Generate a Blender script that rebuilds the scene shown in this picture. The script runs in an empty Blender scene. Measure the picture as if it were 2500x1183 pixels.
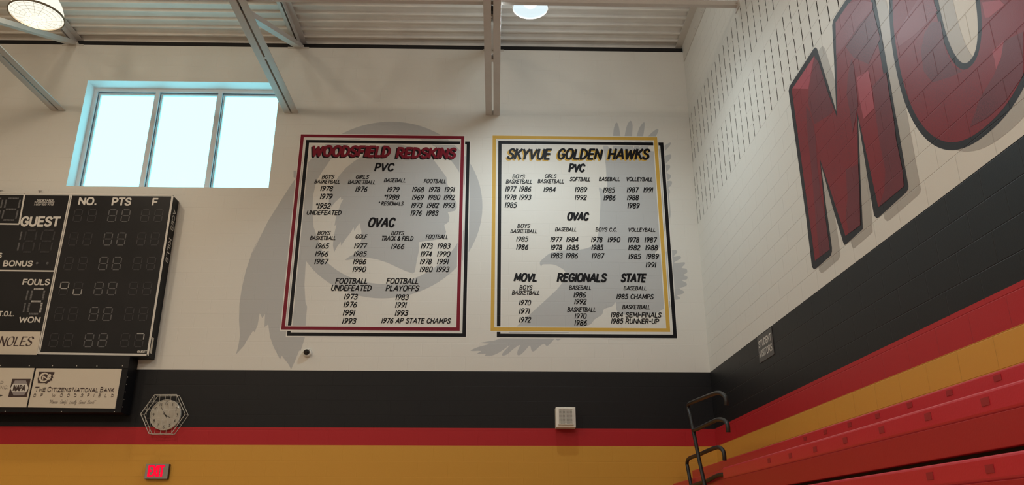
import bpy, math, random
from mathutils import Vector, Matrix
from mathutils.geometry import tessellate_polygon
random.seed(7)
C = bpy.context.scene.collection
PI = math.pi

# ------------------------------------------------------------------ camera
F_PX, PITCH, YAW, ROLL = 1965.17, 0.348505, 0.0196876, 0.0011377
EYE = Vector((0.0, 0.0, 1.7092))
cy, sy, cp, sp = math.cos(YAW), math.sin(YAW), math.cos(PITCH), math.sin(PITCH)
FWD = Vector((sy * cp, cy * cp, sp)); RT = Vector((cy, -sy, 0)); UP = RT.cross(FWD)
RT, UP = (math.cos(ROLL) * RT + math.sin(ROLL) * UP), (-math.sin(ROLL) * RT + math.cos(ROLL) * UP)
cam_d = bpy.data.cameras.new('camera'); cam = bpy.data.objects.new('camera', cam_d); C.objects.link(cam)
cam_d.sensor_fit = 'HORIZONTAL'; cam_d.sensor_width = 36.0; cam_d.lens = F_PX / 2500 * 36.0
cam_d.clip_start = 0.05; cam_d.clip_end = 200
m = Matrix.Identity(4)
for i in range(3):
    m[i][0], m[i][1], m[i][2], m[i][3] = RT[i], UP[i], -FWD[i], EYE[i]
cam.matrix_world = m
bpy.context.scene.camera = cam

# ------------------------------------------------------------------ sky, exposure
vs = bpy.context.scene.view_settings
vs.view_transform = 'Standard'; vs.look = 'None'; vs.gamma = 1.0; vs.exposure = 0.18
try: vs.use_curve_mapping = False
except Exception: pass
wd = bpy.data.worlds.new('overcast_sky'); bpy.context.scene.world = wd; wd.use_nodes = True
wn = wd.node_tree.nodes['Background']
wn.inputs[0].default_value = (0.31, 0.90, 1.0, 1); wn.inputs[1].default_value = 2.4
WARM = (1.0, 0.83, 0.63); COOL = (0.81, 0.95, 1.0); MILD = (1.0, 0.92, 0.83)
LAMP_W = dict(left=150, right=1900, rest=600); UPLIGHT = dict(left=35, right=130, rest=400)

# ------------------------------------------------------------------ measured planes (metres, floor = 0)
D = 11.2265          # face of the end wall
W = 3.01425          # face of the right wall
ZC = EYE.z
H_WALL = 9.112       # top of the end wall
Z_DECK = 9.239       # underside of the roof deck ribs
COURSE = 0.2032
XL, YB = -20.0, -14.0

def ray(p):
    return RT * ((p[0] - 1250) / F_PX) - UP * ((p[1] - 591.5) / F_PX) + FWD
def wy(px, py, Y=D):               # point of the photograph lying on a plane parallel to the end wall
    v = ray((px, py)); return EYE + v * (Y / v.y)
def wx(px, py, X=W):               # ... on a plane parallel to the right wall
    v = ray((px, py)); return EYE + v * (X / v.x)
def wd_(px, py, depth):
    return EYE + ray((px, py)) * depth

# ------------------------------------------------------------------ materials
MATS = {}
def mat(name, col, rough=0.5, metal=0.0, noise=0.0, nscale=40, bump=0.0, bscale=200, spec=None, noisecol=None):
    if name in MATS: return MATS[name]
    M = bpy.data.materials.new(name); M.use_nodes = True; MATS[name] = M
    nt = M.node_tree; b = nt.nodes['Principled BSDF']
    b.inputs['Base Color'].default_value = (*col, 1); b.inputs['Roughness'].default_value = rough
    b.inputs['Metallic'].default_value = metal
    if spec is not None: b.inputs['Specular IOR Level'].default_value = spec
    g = nt.nodes.new('ShaderNodeNewGeometry')
    if noise:
        n = nt.nodes.new('ShaderNodeTexNoise'); n.inputs['Scale'].default_value = nscale; n.inputs['Detail'].default_value = 6
        mx = nt.nodes.new('ShaderNodeMix'); mx.data_type = 'RGBA'
        c2 = noisecol or [max(0, c * (1 - noise)) for c in col]
        mx.inputs['A'].default_value = (*col, 1); mx.inputs['B'].default_value = (*c2, 1)
        nt.links.new(g.outputs['Position'], n.inputs['Vector']); 
        r = nt.nodes.new('ShaderNodeMapRange'); r.inputs[1].default_value = .35; r.inputs[2].default_value = .7
        nt.links.new(n.outputs['Fac'], r.inputs[0]); nt.links.new(r.outputs[0], mx.inputs['Factor'])
        nt.links.new(mx.outputs['Result'], b.inputs['Base Color'])
    if bump:
        n = nt.nodes.new('ShaderNodeTexNoise'); n.inputs['Scale'].default_value = bscale; n.inputs['Detail'].default_value = 3
        bp = nt.nodes.new('ShaderNodeBump'); bp.inputs['Strength'].default_value = bump; bp.inputs['Distance'].default_value = .002
        nt.links.new(g.outputs['Position'], n.inputs['Vector']); nt.links.new(n.outputs['Fac'], bp.inputs['Height'])
        nt.links.new(bp.outputs[0], b.inputs['Normal'])
    return M

def block_paint(name, col, side, rough=0.45, spec=.5, speck=None, speck_amt=0.0, bands=None):
    """paint on concrete block: joints and pitting come from a relief in world space so every coat shares them"""
    if name in MATS: return MATS[name]
    M = bpy.data.materials.new(name); M.use_nodes = True; MATS[name] = M
    nt = M.node_tree; N = nt.nodes.new; L = nt.links.new; b = nt.nodes['Principled BSDF']
    b.inputs['Roughness'].default_value = rough; b.inputs['Specular IOR Level'].default_value = spec
    g = N('ShaderNodeNewGeometry'); s = N('ShaderNodeSeparateXYZ'); L(g.outputs['Position'], s.inputs[0])
    c = N('ShaderNodeCombineXYZ')
    off = N('ShaderNodeMath'); off.operation = 'ADD'; off.inputs[1].default_value = (8.1625 if side == 'end' else 20.056)
    L(s.outputs['X' if side == 'end' else 'Y'], off.inputs[0])
    L(off.outputs[0], c.inputs[0]); L(s.outputs['Z'], c.inputs[1])
    br = N('ShaderNodeTexBrick'); br.inputs['Scale'].default_value = 1.0
    br.inputs['Brick Width'].default_value = 0.4064; br.inputs['Row Height'].default_value = COURSE
    br.inputs['Mortar Size'].default_value = 0.0042; br.inputs['Mortar Smooth'].default_value = 0.6
    br.offset = 0.5; br.offset_frequency = 2
    L(c.outputs[0], br.inputs['Vector'])
    inv = N('ShaderNodeMath'); inv.operation = 'SUBTRACT'; inv.inputs[0].default_value = 1; L(br.outputs['Fac'], inv.inputs[1])
    b1 = N('ShaderNodeBump'); b1.inputs['Strength'].default_value = (0.36 if side == 'end' else .9); b1.inputs['Distance'].default_value = 0.004
    L(inv.outputs[0], b1.inputs['Height'])
    n = N('ShaderNodeTexNoise'); n.inputs['Scale'].default_value = 160; n.inputs['Detail'].default_value = 4; L(g.outputs['Position'], n.inputs['Vector'])
    b2 = N('ShaderNodeBump'); b2.inputs['Strength'].default_value = 0.35; b2.inputs['Distance'].default_value = 0.0012
    L(n.outputs['Fac'], b2.inputs['Height']); L(b1.outputs[0], b2.inputs['Normal']); L(b2.outputs[0], b.inputs['Normal'])
    if bands:
        mr = N('ShaderNodeMath'); mr.operation = 'MULTIPLY'; mr.inputs[1].default_value = 0.1; L(s.outputs['Z'], mr.inputs[0])
        rp = N('ShaderNodeValToRGB'); rp.color_ramp.interpolation = 'CONSTANT'
        el = rp.color_ramp.elements
        while len(el) < len(bands): el.new(0.5)
        for e, (z, cc) in zip(el, bands): e.position = z * .1; e.color = (*cc, 1)
        L(mr.outputs[0], rp.inputs[0]); src = rp.outputs[0]
    else:
        rgb = N('ShaderNodeRGB'); rgb.outputs[0].default_value = (*col, 1); src = rgb.outputs[0]
    if speck:
        n2 = N('ShaderNodeTexNoise'); n2.inputs['Scale'].default_value = 95; n2.inputs['Detail'].default_value = 5; L(g.outputs['Position'], n2.inputs['Vector'])
        n3 = N('ShaderNodeTexNoise'); n3.inputs['Scale'].default_value = 2.2; n3.inputs['Detail'].default_value = 2; L(g.outputs['Position'], n3.inputs['Vector'])
        r2 = N('ShaderNodeMapRange'); r2.inputs[1].default_value = .42; r2.inputs[2].default_value = .62; L(n2.outputs['Fac'], r2.inputs[0])
        r3 = N('ShaderNodeMapRange'); r3.inputs[1].default_value = .35; r3.inputs[2].default_value = .65; r3.inputs[4].default_value = speck_amt; L(n3.outputs['Fac'], r3.inputs[0])
        mm = N('ShaderNodeMath'); mm.operation = 'MULTIPLY'; L(r2.outputs[0], mm.inputs[0]); L(r3.outputs[0], mm.inputs[1])
        mx = N('ShaderNodeMix'); mx.data_type = 'RGBA'; L(mm.outputs[0], mx.inputs['Factor']); L(src, mx.inputs['A']); mx.inputs['B'].default_value = (*speck, 1)
        src = mx.outputs['Result']
    L(src, b.inputs['Base Color'])
    return M

def glow(name, col, strength, clear=0.0):
    if name in MATS: return MATS[name]
    M = bpy.data.materials.new(name); M.use_nodes = True; MATS[name] = M; nt = M.node_tree
    out = nt.nodes['Material Output']; nt.nodes.remove(nt.nodes['Principled BSDF'])
    e = nt.nodes.new('ShaderNodeEmission'); e.inputs[0].default_value = (*col, 1); e.inputs[1].default_value = strength
    if clear:
        t = nt.nodes.new('ShaderNodeBsdfTransparent'); mx = nt.nodes.new('ShaderNodeMixShader'); mx.inputs[0].default_value = clear
        nt.links.new(e.outputs[0], mx.inputs[1]); nt.links.new(t.outputs[0], mx.inputs[2]); nt.links.new(mx.outputs[0], out.inputs[0])
    else: nt.links.new(e.outputs[0], out.inputs[0])
    return M

def glass(name, tint=(1, 1, 1), ior=1.45):
    if name in MATS: return MATS[name]
    M = bpy.data.materials.new(name); M.use_nodes = True; MATS[name] = M; nt = M.node_tree
    out = nt.nodes['Material Output']; nt.nodes.remove(nt.nodes['Principled BSDF'])
    t = nt.nodes.new('ShaderNodeBsdfTransparent'); t.inputs[0].default_value = (*tint, 1)
    gl = nt.nodes.new('ShaderNodeBsdfGlossy'); gl.inputs['Roughness'].default_value = 0.01
    fr = nt.nodes.new('ShaderNodeFresnel'); fr.inputs[0].default_value = ior
    mx = nt.nodes.new('ShaderNodeMixShader'); nt.links.new(fr.outputs[0], mx.inputs[0]); nt.links.new(t.outputs[0], mx.inputs[1])
    nt.links.new(gl.outputs[0], mx.inputs[2]); nt.links.new(mx.outputs[0], out.inputs[0]); return M

def srgb(r, g, b):
    return tuple((x / 255 / 12.92 if x <= 10 else ((x / 255 + .055) / 1.055) ** 2.4) for x in (r, g, b))

WHITE_C, BLACK_C, RED_C, GOLD_C = (.66, .645, .60), (.0105, .0105, .012), (.41, .018, .024), (.60, .31, .050)
BANDS = [(0, GOLD_C), (14 * COURSE, RED_C), (15 * COURSE, BLACK_C), (19 * COURSE, WHITE_C)]
M_END = block_paint('banded block paint end', None, 'end', bands=BANDS, spec=.22)
M_RIGHT = block_paint('banded block paint side', None, 'side', bands=BANDS, spec=.30)
M_GREY = block_paint('grey mural paint', (.445, .45, .45), 'end', spec=.15)
M_RED = block_paint('dark red board paint', (.185, .011, .024), 'end', spec=.15)
M_BLK = block_paint('black board paint', (.006, .006, .008), 'end', spec=.15)
M_GOLD = block_paint('gold board paint', (.58, .36, .07), 'end', spec=.15)
M_EDGE = block_paint('white edging paint', (.70, .69, .65), 'end')
M_LTR = block_paint('letter red', (.21, .017, .025), 'side', speck=(.10, .02, .03), speck_amt=.55, rough=.42, spec=.20)
M_LPINK = block_paint('letter pink', (.36, .06, .085), 'side', speck=(.22, .04, .05), speck_amt=.4, rough=.42, spec=.20)
M_LMAR = block_paint('letter maroon', (.15, .027, .038), 'side', speck=(.075, .020, .030), speck_amt=.8, rough=.42, spec=.20)
M_LDUST = block_paint('letter dusty', (.25, .065, .085), 'side', speck=(.13, .04, .055), speck_amt=.8, rough=.42, spec=.20)
M_LOUT = block_paint('letter outline', (.026, .026, .031), 'side', rough=.42, spec=.15)
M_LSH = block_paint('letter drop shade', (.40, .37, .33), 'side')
M_DECK = mat('painted roof deck', (.70, .67, .62), .5, noise=.10, nscale=3)
M_STEEL = mat('painted joist steel', (.55, .52, .49), .42, noise=.06, nscale=6)
M_DARKGAP = mat('dark gap shade', (.012, .010, .010), .8)  # near black, carries the shade of the gap over the wall
M_LEDGER = mat('painted ledger steel', (.56, .53, .48), .5)
M_REVEAL = mat('window reveal paint', (.74, .78, .80), .5)
M_ALU = mat('white aluminium frame', (.62, .65, .68), .35)
M_GASK = mat('dark glazing gasket', (.12, .14, .18), .6)
M_CAV = mat('slot cavity shade and filler', (.018, .014, .011), .9, spec=.05)  # dark filler, blackened further to carry the shade of the deep slots
M_PANE = glass('window glass', ior=1.02)
M_SBK = mat('scoreboard black face', (.011, .0105, .012), .42, noise=.3, nscale=2, spec=.2)
M_SBC = mat('scoreboard black cabinet', (.005, .005, .007), .5, spec=.2)
M_SWH = mat('sign white', (.60, .58, .54), .5)
M_CREAM = mat('sign cream', (.58, .52, .43), .45)
M_DIG = mat('unlit digit grey', (.115, .115, .12), .5)
M_DIGD = mat('unlit digit dark', (.024, .022, .026), .5)
M_DIGB = mat('pale digit segment', (.42, .41, .40), .5)
M_BROWN = mat('sign brown ink', (.035, .014, .012), .5)
M_INKG = mat('sign grey ink', (.20, .17, .14), .5)
M_MAUVE = mat('sign grey panel', (.26, .23, .23), .5)
M_WIRE = mat('grey wire', (.50, .48, .43), .45)
M_DIAL = mat('clock dial', (.60, .57, .50), .5)
M_INK = mat('clock ink', (.02, .018, .015), .5)
M_CRYS = glass('clock crystal', ior=1.35)
M_EXH = mat('exit sign grey housing', (.27, .25, .22), .5)
M_EXD = mat('exit sign dark edge', (.03, .012, .012), .5)
M_EXR = glow('exit sign red light', (1.0, .006, .035), 1.0)
M_SPK = mat('speaker white', (.78, .76, .70), .5)
M_SPKD = mat('speaker hole dark', (.02, .018, .016), .7)
M_CAMW = mat('camera white plastic', (.70, .68, .62), .35)
M_CAMD = mat('camera smoked dome', (.008, .007, .006), .06)
M_PLATE = mat('sign grey plate', (.075, .073, .072), .45)
M_BLR = mat('bleacher red plastic', (.50, .022, .038), .33, bump=.25, bscale=90)
M_BLD = mat('bleacher red riser', (.36, .012, .014), .45, bump=.2, bscale=90)
M_BLP = mat('bleacher dark red plug', (.30, .014, .020), .5)
M_BLK2 = mat('bleacher black steel', (.010, .010, .010), .6)
M_RAIL = mat('black rail tube', (.012, .011, .011), .45)
M_FLOOR = mat('maple gym floor', (.50, .42, .32), .35, noise=.15, nscale=2)
M_CREAMW = mat('cream painted wall', (.58, .54, .46), .6)
M_GUARD = mat('lamp guard wire', (.35, .34, .30), .4, metal=.6)
M_RIM = mat('lamp rim band', (.25, .21, .15), .4, metal=.5)
M_BALL = mat('lamp ballast grey', (.45, .44, .42), .5)

# ------------------------------------------------------------------ mesh builder
class MB:
    def __init__(s): s.v = []; s.f = []
    def add(s, vs_, fs):
        o = len(s.v); s.v += [Vector(v) for v in vs_]; s.f += [[i + o for i in f] for f in fs]; return s
    def quad(s, a, b, c, d): return s.add([a, b, c, d], [[0, 1, 2, 3]])
    def box(s, x0, x1, y0, y1, z0, z1):
        return s.add([(x0, y0, z0), (x1, y0, z0), (x1, y1, z0), (x0, y1, z0), (x0, y0, z1), (x1, y0, z1), (x1, y1, z1), (x0, y1, z1)],
                     [[0, 3, 2, 1], [4, 5, 6, 7], [0, 1, 5, 4], [1, 2, 6, 5], [2, 3, 7, 6], [3, 0, 4, 7]])
    def prism(s, pts, d):                       # closed polygon pts (3D) pushed along d
        n = len(pts); pts = [Vector(p) for p in pts]; d = Vector(d)
        tri = tessellate_polygon([pts])
        s.add(pts + [p + d for p in pts], [list(t) for t in tri] + [[i + n for i in t] for t in tri] + [[i, (i + 1) % n, n + (i + 1) % n, n + i] for i in range(n)])
        return s
    def poly(s, *loops):                        # flat polygon with holes
        loops = [[Vector(p) for p in l] for l in loops]
        fl = [p for l in loops for p in l]
        s.add(fl, [list(t) for t in tessellate_polygon(loops)]); return s
    def tube(s, pts, r, n=8, cap=True):
        pts = [Vector(p) for p in pts]; rings = []; prev = None
        for i, p in enumerate(pts):
            t = (pts[min(i + 1, len(pts) - 1)] - pts[max(i - 1, 0)]).normalized()
            u = prev - t * prev.dot(t) if prev is not None else t.orthogonal()
            u.normalize(); prev = u; w = t.cross(u)
            rings.append([p + r * (math.cos(2 * PI * k / n) * u + math.sin(2 * PI * k / n) * w) for k in range(n)])
        fs = [[i * n + k, i * n + (k + 1) % n, (i + 1) * n + (k + 1) % n, (i + 1) * n + k] for i in range(len(pts) - 1) for k in range(n)]
        if cap: fs += [list(range(n))[::-1], [(len(pts) - 1) * n + k for k in range(n)]]
        return s.add([v for r_ in rings for v in r_], fs)
    def lathe(s, prof, c, axis=(0, 0, 1), n=32):   # prof: (radius, along axis)
        a = Vector(axis).normalized(); u = a.orthogonal().normalized(); w = a.cross(u); c = Vector(c)
        vs_ = [c + a * h + r * (math.cos(2 * PI * k / n) * u + math.sin(2 * PI * k / n) * w) for r, h in prof for k in range(n)]
        fs = [[i * n + k, i * n + (k + 1) % n, (i + 1) * n + (k + 1) % n, (i + 1) * n + k] for i in range(len(prof) - 1) for k in range(n)]
        return s.add(vs_, fs)
    def build(s, name, material, parent=None, base=None, smooth=False, bevel=0):
        me = bpy.data.meshes.new(name)
        if base is None:
            if parent is not None:
                base = BASE[parent.name]
            else:
                lo = [min(v[i] for v in s.v) for i in range(3)]; hi = [max(v[i] for v in s.v) for i in range(3)]
                base = Vector(((lo[0] + hi[0]) / 2, (lo[1] + hi[1]) / 2, lo[2]))
        base = Vector(base)
        me.from_pydata([v - base for v in s.v], [], s.f); me.update()
        me.materials.append(material)
        if smooth:
            for p in me.polygons: p.use_smooth = True
        o = bpy.data.objects.new(name, me); C.objects.link(o); BASE[o.name] = base
        if parent is not None: o.parent = parent
        else: o.location = base
        if bevel:
            bv = o.modifiers.new('bevel', 'BEVEL'); bv.width = bevel; bv.segments = 3; bv.limit_method = 'ANGLE'
        return o
BASE = {}
def tag(o, label, cat, group=None):
    o['label'] = label; o['category'] = cat
    if group: o['group'] = group
    return o
def thing(name, base, label, cat, group=None):
    o = bpy.data.objects.new(name, None); C.objects.link(o); o.location = base; o.empty_display_size = .1
    BASE[o.name] = Vector(base); return tag(o, label, cat, group)
def struct(o): o['kind'] = 'structure'; return o
def copy_tree(o, parent=None):
    c = o.copy(); C.objects.link(c); BASE[c.name] = BASE.get(o.name, Vector((0, 0, 0)))
    if parent: c.parent = parent
    for ch in list(o.children): copy_tree(ch, c)
    return c

# ------------------------------------------------------------------ brush lettering: one set of stroke skeletons
def S(*p): return ('s', p)
def Ln(*p): return ('l', p)
G = {
 'A': (.72, [Ln((0, 0), (.40, 1), (.70, 0)), Ln((.13, .32), (.60, .32))]),
 'B': (.60, [Ln((.04, 0), (.04, 1)), S((.04, 1), (.36, .97), (.50, .77), (.38, .57), (.04, .53)), S((.04, .53), (.42, .50), (.58, .27), (.42, .03), (.04, 0))]),
 'C': (.64, [S((.62, .80), (.50, .97), (.33, 1), (.12, .84), (.04, .5), (.12, .16), (.33, 0), (.50, .03), (.62, .20))]),
 'D': (.66, [Ln((.04, 0), (.04, 1)), S((.04, 1), (.36, .95), (.58, .72), (.62, .5), (.58, .28), (.36, .05), (.04, 0))]),
 'E': (.54, [Ln((.54, 1), (.04, 1), (.04, 0), (.54, 0)), Ln((.04, .52), (.44, .52))]),
 'F': (.52, [Ln((.52, 1), (.04, 1), (.04, 0)), Ln((.04, .50), (.44, .50))]),
 'G': (.68, [S((.62, .82), (.50, .97), (.34, 1), (.12, .84), (.04, .5), (.12, .16), (.34, 0), (.52, .04), (.64, .18)), Ln((.64, .16), (.64, .45), (.40, .45))]),
 'H': (.64, [Ln((.04, 0), (.04, 1)), Ln((.60, 0), (.60, 1)), Ln((.04, .50), (.60, .50))]),
 'I': (.12, [Ln((.06, 0), (.06, 1))]),
 'J': (.46, [S((.42, 1), (.42, .6), (.40, .2), (.22, 0), (.03, .14))]),
 'K': (.62, [Ln((.04, 0), (.04, 1)), Ln((.58, 1), (.06, .42)), Ln((.22, .60), (.62, 0))]),
 'L': (.50, [Ln((.04, 1), (.04, 0), (.50, 0))]),
 'M': (.84, [Ln((.04, 0), (.12, 1), (.42, .22), (.74, 1), (.80, 0))]),
 'N': (.66, [Ln((.04, 0), (.04, 1), (.62, 0), (.62, 1))]),
 'O': (.72, [S((.36, 1), (.58, .92), (.69, .5), (.58, .08), (.36, 0), (.14, .08), (.03, .5), (.14, .92), (.36, 1))]),
 'P': (.58, [Ln((.04, 0), (.04, 1)), S((.04, 1), (.40, .97), (.56, .73), (.40, .48), (.04, .44))]),
 'R': (.62, [Ln((.04, 0), (.04, 1)), S((.04, 1), (.40, .97), (.56, .74), (.40, .50), (.04, .46)), Ln((.26, .46), (.62, 0))]),
 'S': (.56, [S((.54, .84), (.44, .97), (.28, 1), (.10, .92), (.05, .76), (.14, .60), (.32, .50), (.48, .40), (.53, .22), (.44, .06), (.26, 0), (.10, .04), (.02, .18))]),
 'T': (.60, [Ln((0, 1), (.60, 1)), Ln((.30, 1), (.30, 0))]),
 'U': (.64, [S((.04, 1), (.04, .55), (.05, .25), (.16, .04), (.32, 0), (.48, .04), (.59, .25), (.60, .55), (.60, 1))]),
 'V': (.66, [Ln((0, 1), (.30, 0), (.66, 1))]),
 'W': (.94, [Ln((0, 1), (.22, 0), (.48, .86), (.70, 0), (.94, 1))]),
 'X': (.62, [Ln((0, 0), (.62, 1)), Ln((.02, 1), (.60, 0))]),
 'Y': (.62, [Ln((0, 1), (.30, .46), (.62, 1)), Ln((.30, .46), (.28, 0))]),
 'Z': (.60, [Ln((.02, 1), (.58, 1), (.02, 0), (.60, 0))]),
 '0': (.60, [S((.30, 1), (.48, .92), (.57, .5), (.48, .08), (.30, 0), (.12, .08), (.03, .5), (.12, .92), (.30, 1))]),
 '1': (.16, [Ln((.08, 0), (.08, 1))]),
 '2': (.54, [S((.04, .78), (.12, .95), (.28, 1), (.46, .92), (.48, .70), (.34, .45), (.15, .18), (.03, 0)), Ln((.03, 0), (.54, 0))]),
 '3': (.54, [S((.06, .88), (.24, 1), (.44, .94), (.48, .76), (.36, .58), (.20, .54)), S((.20, .54), (.42, .50), (.52, .28), (.42, .06), (.22, 0), (.03, .12))]),
 '4': (.60, [Ln((.44, 0), (.44, 1), (.03, .32), (.60, .32))]),
 '5': (.54, [Ln((.50, 1), (.12, 1), (.08, .56)), S((.08, .56), (.28, .64), (.48, .52), (.52, .28), (.40, .06), (.20, 0), (.03, .10))]),
 '6': (.56, [S((.46, .96), (.24, .84), (.08, .54), (.03, .28), (.14, .04), (.30, 0), (.48, .08), (.53, .30), (.42, .50), (.26, .54), (.08, .40))]),
 '7': (.54, [Ln((.02, 1), (.54, 1), (.20, 0))]),
 '8': (.56, [S((.28, .54), (.10, .64), (.07, .82), (.18, .97), (.28, 1), (.40, .97), (.50, .82), (.46, .64), (.28, .54), (.10, .44), (.03, .24), (.12, .05), (.28, 0), (.44, .05), (.53, .24), (.46, .44), (.28, .54))]),
 '9': (.56, [S((.50, .62), (.34, .46), (.16, .48), (.04, .66), (.10, .92), (.28, 1), (.46, .92), (.53, .70), (.46, .42), (.32, .16), (.12, .02))]),
 '&': (.72, [S((.70, .02), (.48, .26), (.22, .62), (.18, .84), (.32, .99), (.46, .84), (.38, .64), (.12, .40), (.04, .18), (.18, 0), (.40, .06), (.60, .34), (.66, .46))]),
 '-': (.36, [Ln((.02, .48), (.34, .48))]),
 '.': (.14, [Ln((.07, .0), (.07, .05))]),
 "'": (.10, [Ln((.06, 1), (.04, .76))]),
 '"': (.20, [Ln((.05, 1), (.03, .76)), Ln((.17, 1), (.15, .76))]),
 '*': (.30, [Ln((.14, .96), (.14, .66)), Ln((.02, .90), (.27, .72)), Ln((.27, .90), (.02, .72))]),
 ' ': (.34, []),
 # small script letters for the slogan
 'a_': (.42, [S((.36, .46), (.18, .52), (.03, .25), (.14, 0), (.34, .2), (.38, .5), (.36, .1), (.44, .02))]),
 'c_': (.34, [S((.32, .42), (.18, .5), (.04, .25), (.14, 0), (.34, .1))]),
 'd_': (.44, [S((.34, .46), (.16, .5), (.03, .25), (.14, 0), (.32, .2), (.42, 1)), S((.40, .8), (.36, .2), (.44, .02))]),
 'e_': (.34, [S((.06, .22), (.28, .34), (.22, .5), (.06, .36), (.06, .1), (.18, 0), (.34, .1))]),
 'k_': (.44, [Ln((.04, 0), (.14, 1)), S((.36, .5), (.10, .26), (.28, .12), (.42, .02))]),
 'l_': (.22, [S((.02, .1), (.18, .8), (.16, 1), (.08, .7), (.08, .1), (.20, .04))]),
 'n_': (.44, [S((.04, .5), (.06, 0), (.12, .38), (.28, .5), (.32, .3), (.32, .06), (.44, .04))]),
 'o_': (.38, [S((.2, .5), (.04, .3), (.12, 0), (.30, .1), (.34, .36), (.2, .5), (.38, .42))]),
 'r_': (.30, [S((.04, .5), (.06, 0), (.12, .38), (.28, .5))]),
 's_': (.30, [S((.26, .46), (.12, .46), (.12, .3), (.24, .18), (.16, 0), (.02, .06))]),
 't_': (.26, [S((.14, .9), (.10, .1), (.24, .04)), Ln((.02, .56), (.26, .56))]),
 'u_': (.44, [S((.04, .5), (.06, .06), (.22, .04), (.34, .5), (.34, .06), (.44, .04))]),
 'w_': (.56, [S((.03, .5), (.08, .02), (.24, .4), (.32, .02), (.48, .5), (.56, .44))]),
 'y_': (.42, [S((.04, .5), (.08, .1), (.28, .12), (.36, .5), (.28, -.2), (.10, -.4), (.06, -.2), (.42, .1))]),
}
def catmull(p, sub=5):
    out = []
    closed = p[0] == p[-1]
    for i in range(len(p) - 1):
        p0 = p[i - 1] if i else (p[-2] if closed else p[0]); p1, p2 = p[i], p[i + 1]
        p3 = p[i + 2] if i + 2 < len(p) else (p[1] if closed else p[-1])
        for k in range(sub):
            t = k / sub
            out.append(tuple(.5 * (2 * b + (c - a) * t + (2 * a - 5 * b + 4 * c - d) * t * t + (3 * b - a - 3 * c + d) * t ** 3) for a, b, c, d in zip(p0, p1, p2, p3)))
    out.append(p[-1]); return out

def ribbon(mb, pts, wfun, place, cap):
    """flat brush stroke along pts (2D, scaled); each bend gets a shared mitre"""
    q = [pts[0]]
    for p in pts[1:]:
        if math.hypot(p[0] - q[-1][0], p[1] - q[-1][1]) > 1e-6: q.append(p)
    if len(q) < 2: return
    for i in range(1, len(q) - 1):
        a = (q[i][0] - q[i - 1][0], q[i][1] - q[i - 1][1]); b = (q[i + 1][0] - q[i][0], q[i + 1][1] - q[i][1])
        if (a[0] * b[0] + a[1] * b[1]) < .5 * math.hypot(*a) * math.hypot(*b):
            ribbon(mb, q[:i + 1], wfun, place, cap * .5); up = lambda u, v: tuple(Vector(place(u, v)) + NRM * .00005)
            ribbon(mb, q[i:], wfun, up, cap * .5)
            p = q[i]; w = max(wfun(a[0] / math.hypot(*a), a[1] / math.hypot(*a)), wfun(b[0] / math.hypot(*b), b[1] / math.hypot(*b))) * .5
            mb.add([tuple(Vector(place(p[0] + w * math.cos(2 * PI * k / 10), p[1] + w * math.sin(2 * PI * k / 10))) + NRM * .00009) for k in range(10)], [list(range(10))])
            return
    def dr(a, b):
        l = math.hypot(b[0] - a[0], b[1] - a[1]); return ((b[0] - a[0]) / l, (b[1] - a[1]) / l)
    segs = [dr(q[i], q[i + 1]) for i in range(len(q) - 1)]
    closed = math.hypot(q[0][0] - q[-1][0], q[0][1] - q[-1][1]) < 1e-6
    L, R = [], []
    for i, p in enumerate(q):
        a = segs[i - 1] if i else (segs[-1] if closed else segs[0]); b = segs[i] if i < len(segs) else (segs[0] if closed else segs[-1])
        tx, ty = a[0] + b[0], a[1] + b[1]; l = math.hypot(tx, ty)
        if l < .35: tx, ty = b; l = 1
        tx, ty = tx / l, ty / l
        k = min(1 / max(.45, (tx * b[0] + ty * b[1])), 1.8)
        w = wfun(tx, ty) * .5 * k
        ex = ey = 0
        if not closed and i == 0: ex, ey = -tx * cap, -ty * cap
        if not closed and i == len(q) - 1: ex, ey = tx * cap, ty * cap
        L.append((p[0] - ty * w + ex, p[1] + tx * w + ey)); R.append((p[0] + ty * w + ex, p[1] - tx * w + ey))
    n = len(q)
    mb.add([place(*u) for u in L] + [place(*u) for u in R], [[i, i + 1, n + i + 1, n + i] for i in range(n - 1)])

LAYER = .00012
NRM = Vector((0, -1, 0))
def lettering(mb, s, place, width, height, weight=.15, slant=.2, track=.17, nib=None, serif=0, small=.78, script=False):
    """writes s into a width x height box with place(u, v) -> 3D"""
    x = 0; run = []
    for ch in s:
        k = 1.0; key = ch
        if ch.islower():
            if script: key = ch + '_'
            else: key = ch.upper(); k = small
        w, st = G[key]; run.append((x, k, st)); x += w * k + (track * (.6 if ch == ' ' else 1) * k)
    total = x - track + 1e-9
    sx = (width - slant * height) / total
    wt = weight * height
    def wf(tx, ty):
        if nib is None: return wt
        return wt * max(.32, abs(tx * nib[1] - ty * nib[0]))
    pad = wt * .42; base_place = place; count = [0]
    def lay():
        count[0] += 1; e = LAYER * (count[0] % 7)
        return lambda u, v: (Vector(base_place(u, v)) + NRM * e)
    for x0, k, st in run:
        for kind, p in st:
            pts = [(x0 + u * k, v * k) for u, v in p]
            if kind == 's': pts = catmull(pts)
            hh = height - 2 * pad
            sc = [(pad * .6 + u * (sx - 1.2 * pad / total) + slant * (pad + v * hh), pad + v * hh) for u, v in pts]
            place = lay(); ribbon(mb, sc, wf, place, wt * .34)
            if serif and kind == 'l':
                for e in (sc[0], sc[-1]):
                    d = abs(sc[0][0] - sc[1][0]) < abs(sc[0][1] - sc[1][1])
                    if d: ribbon(mb, [(e[0] - serif * height, e[1]), (e[0] + serif * height, e[1])], lambda a, b: wt * .35, lay(), 0)

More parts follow.
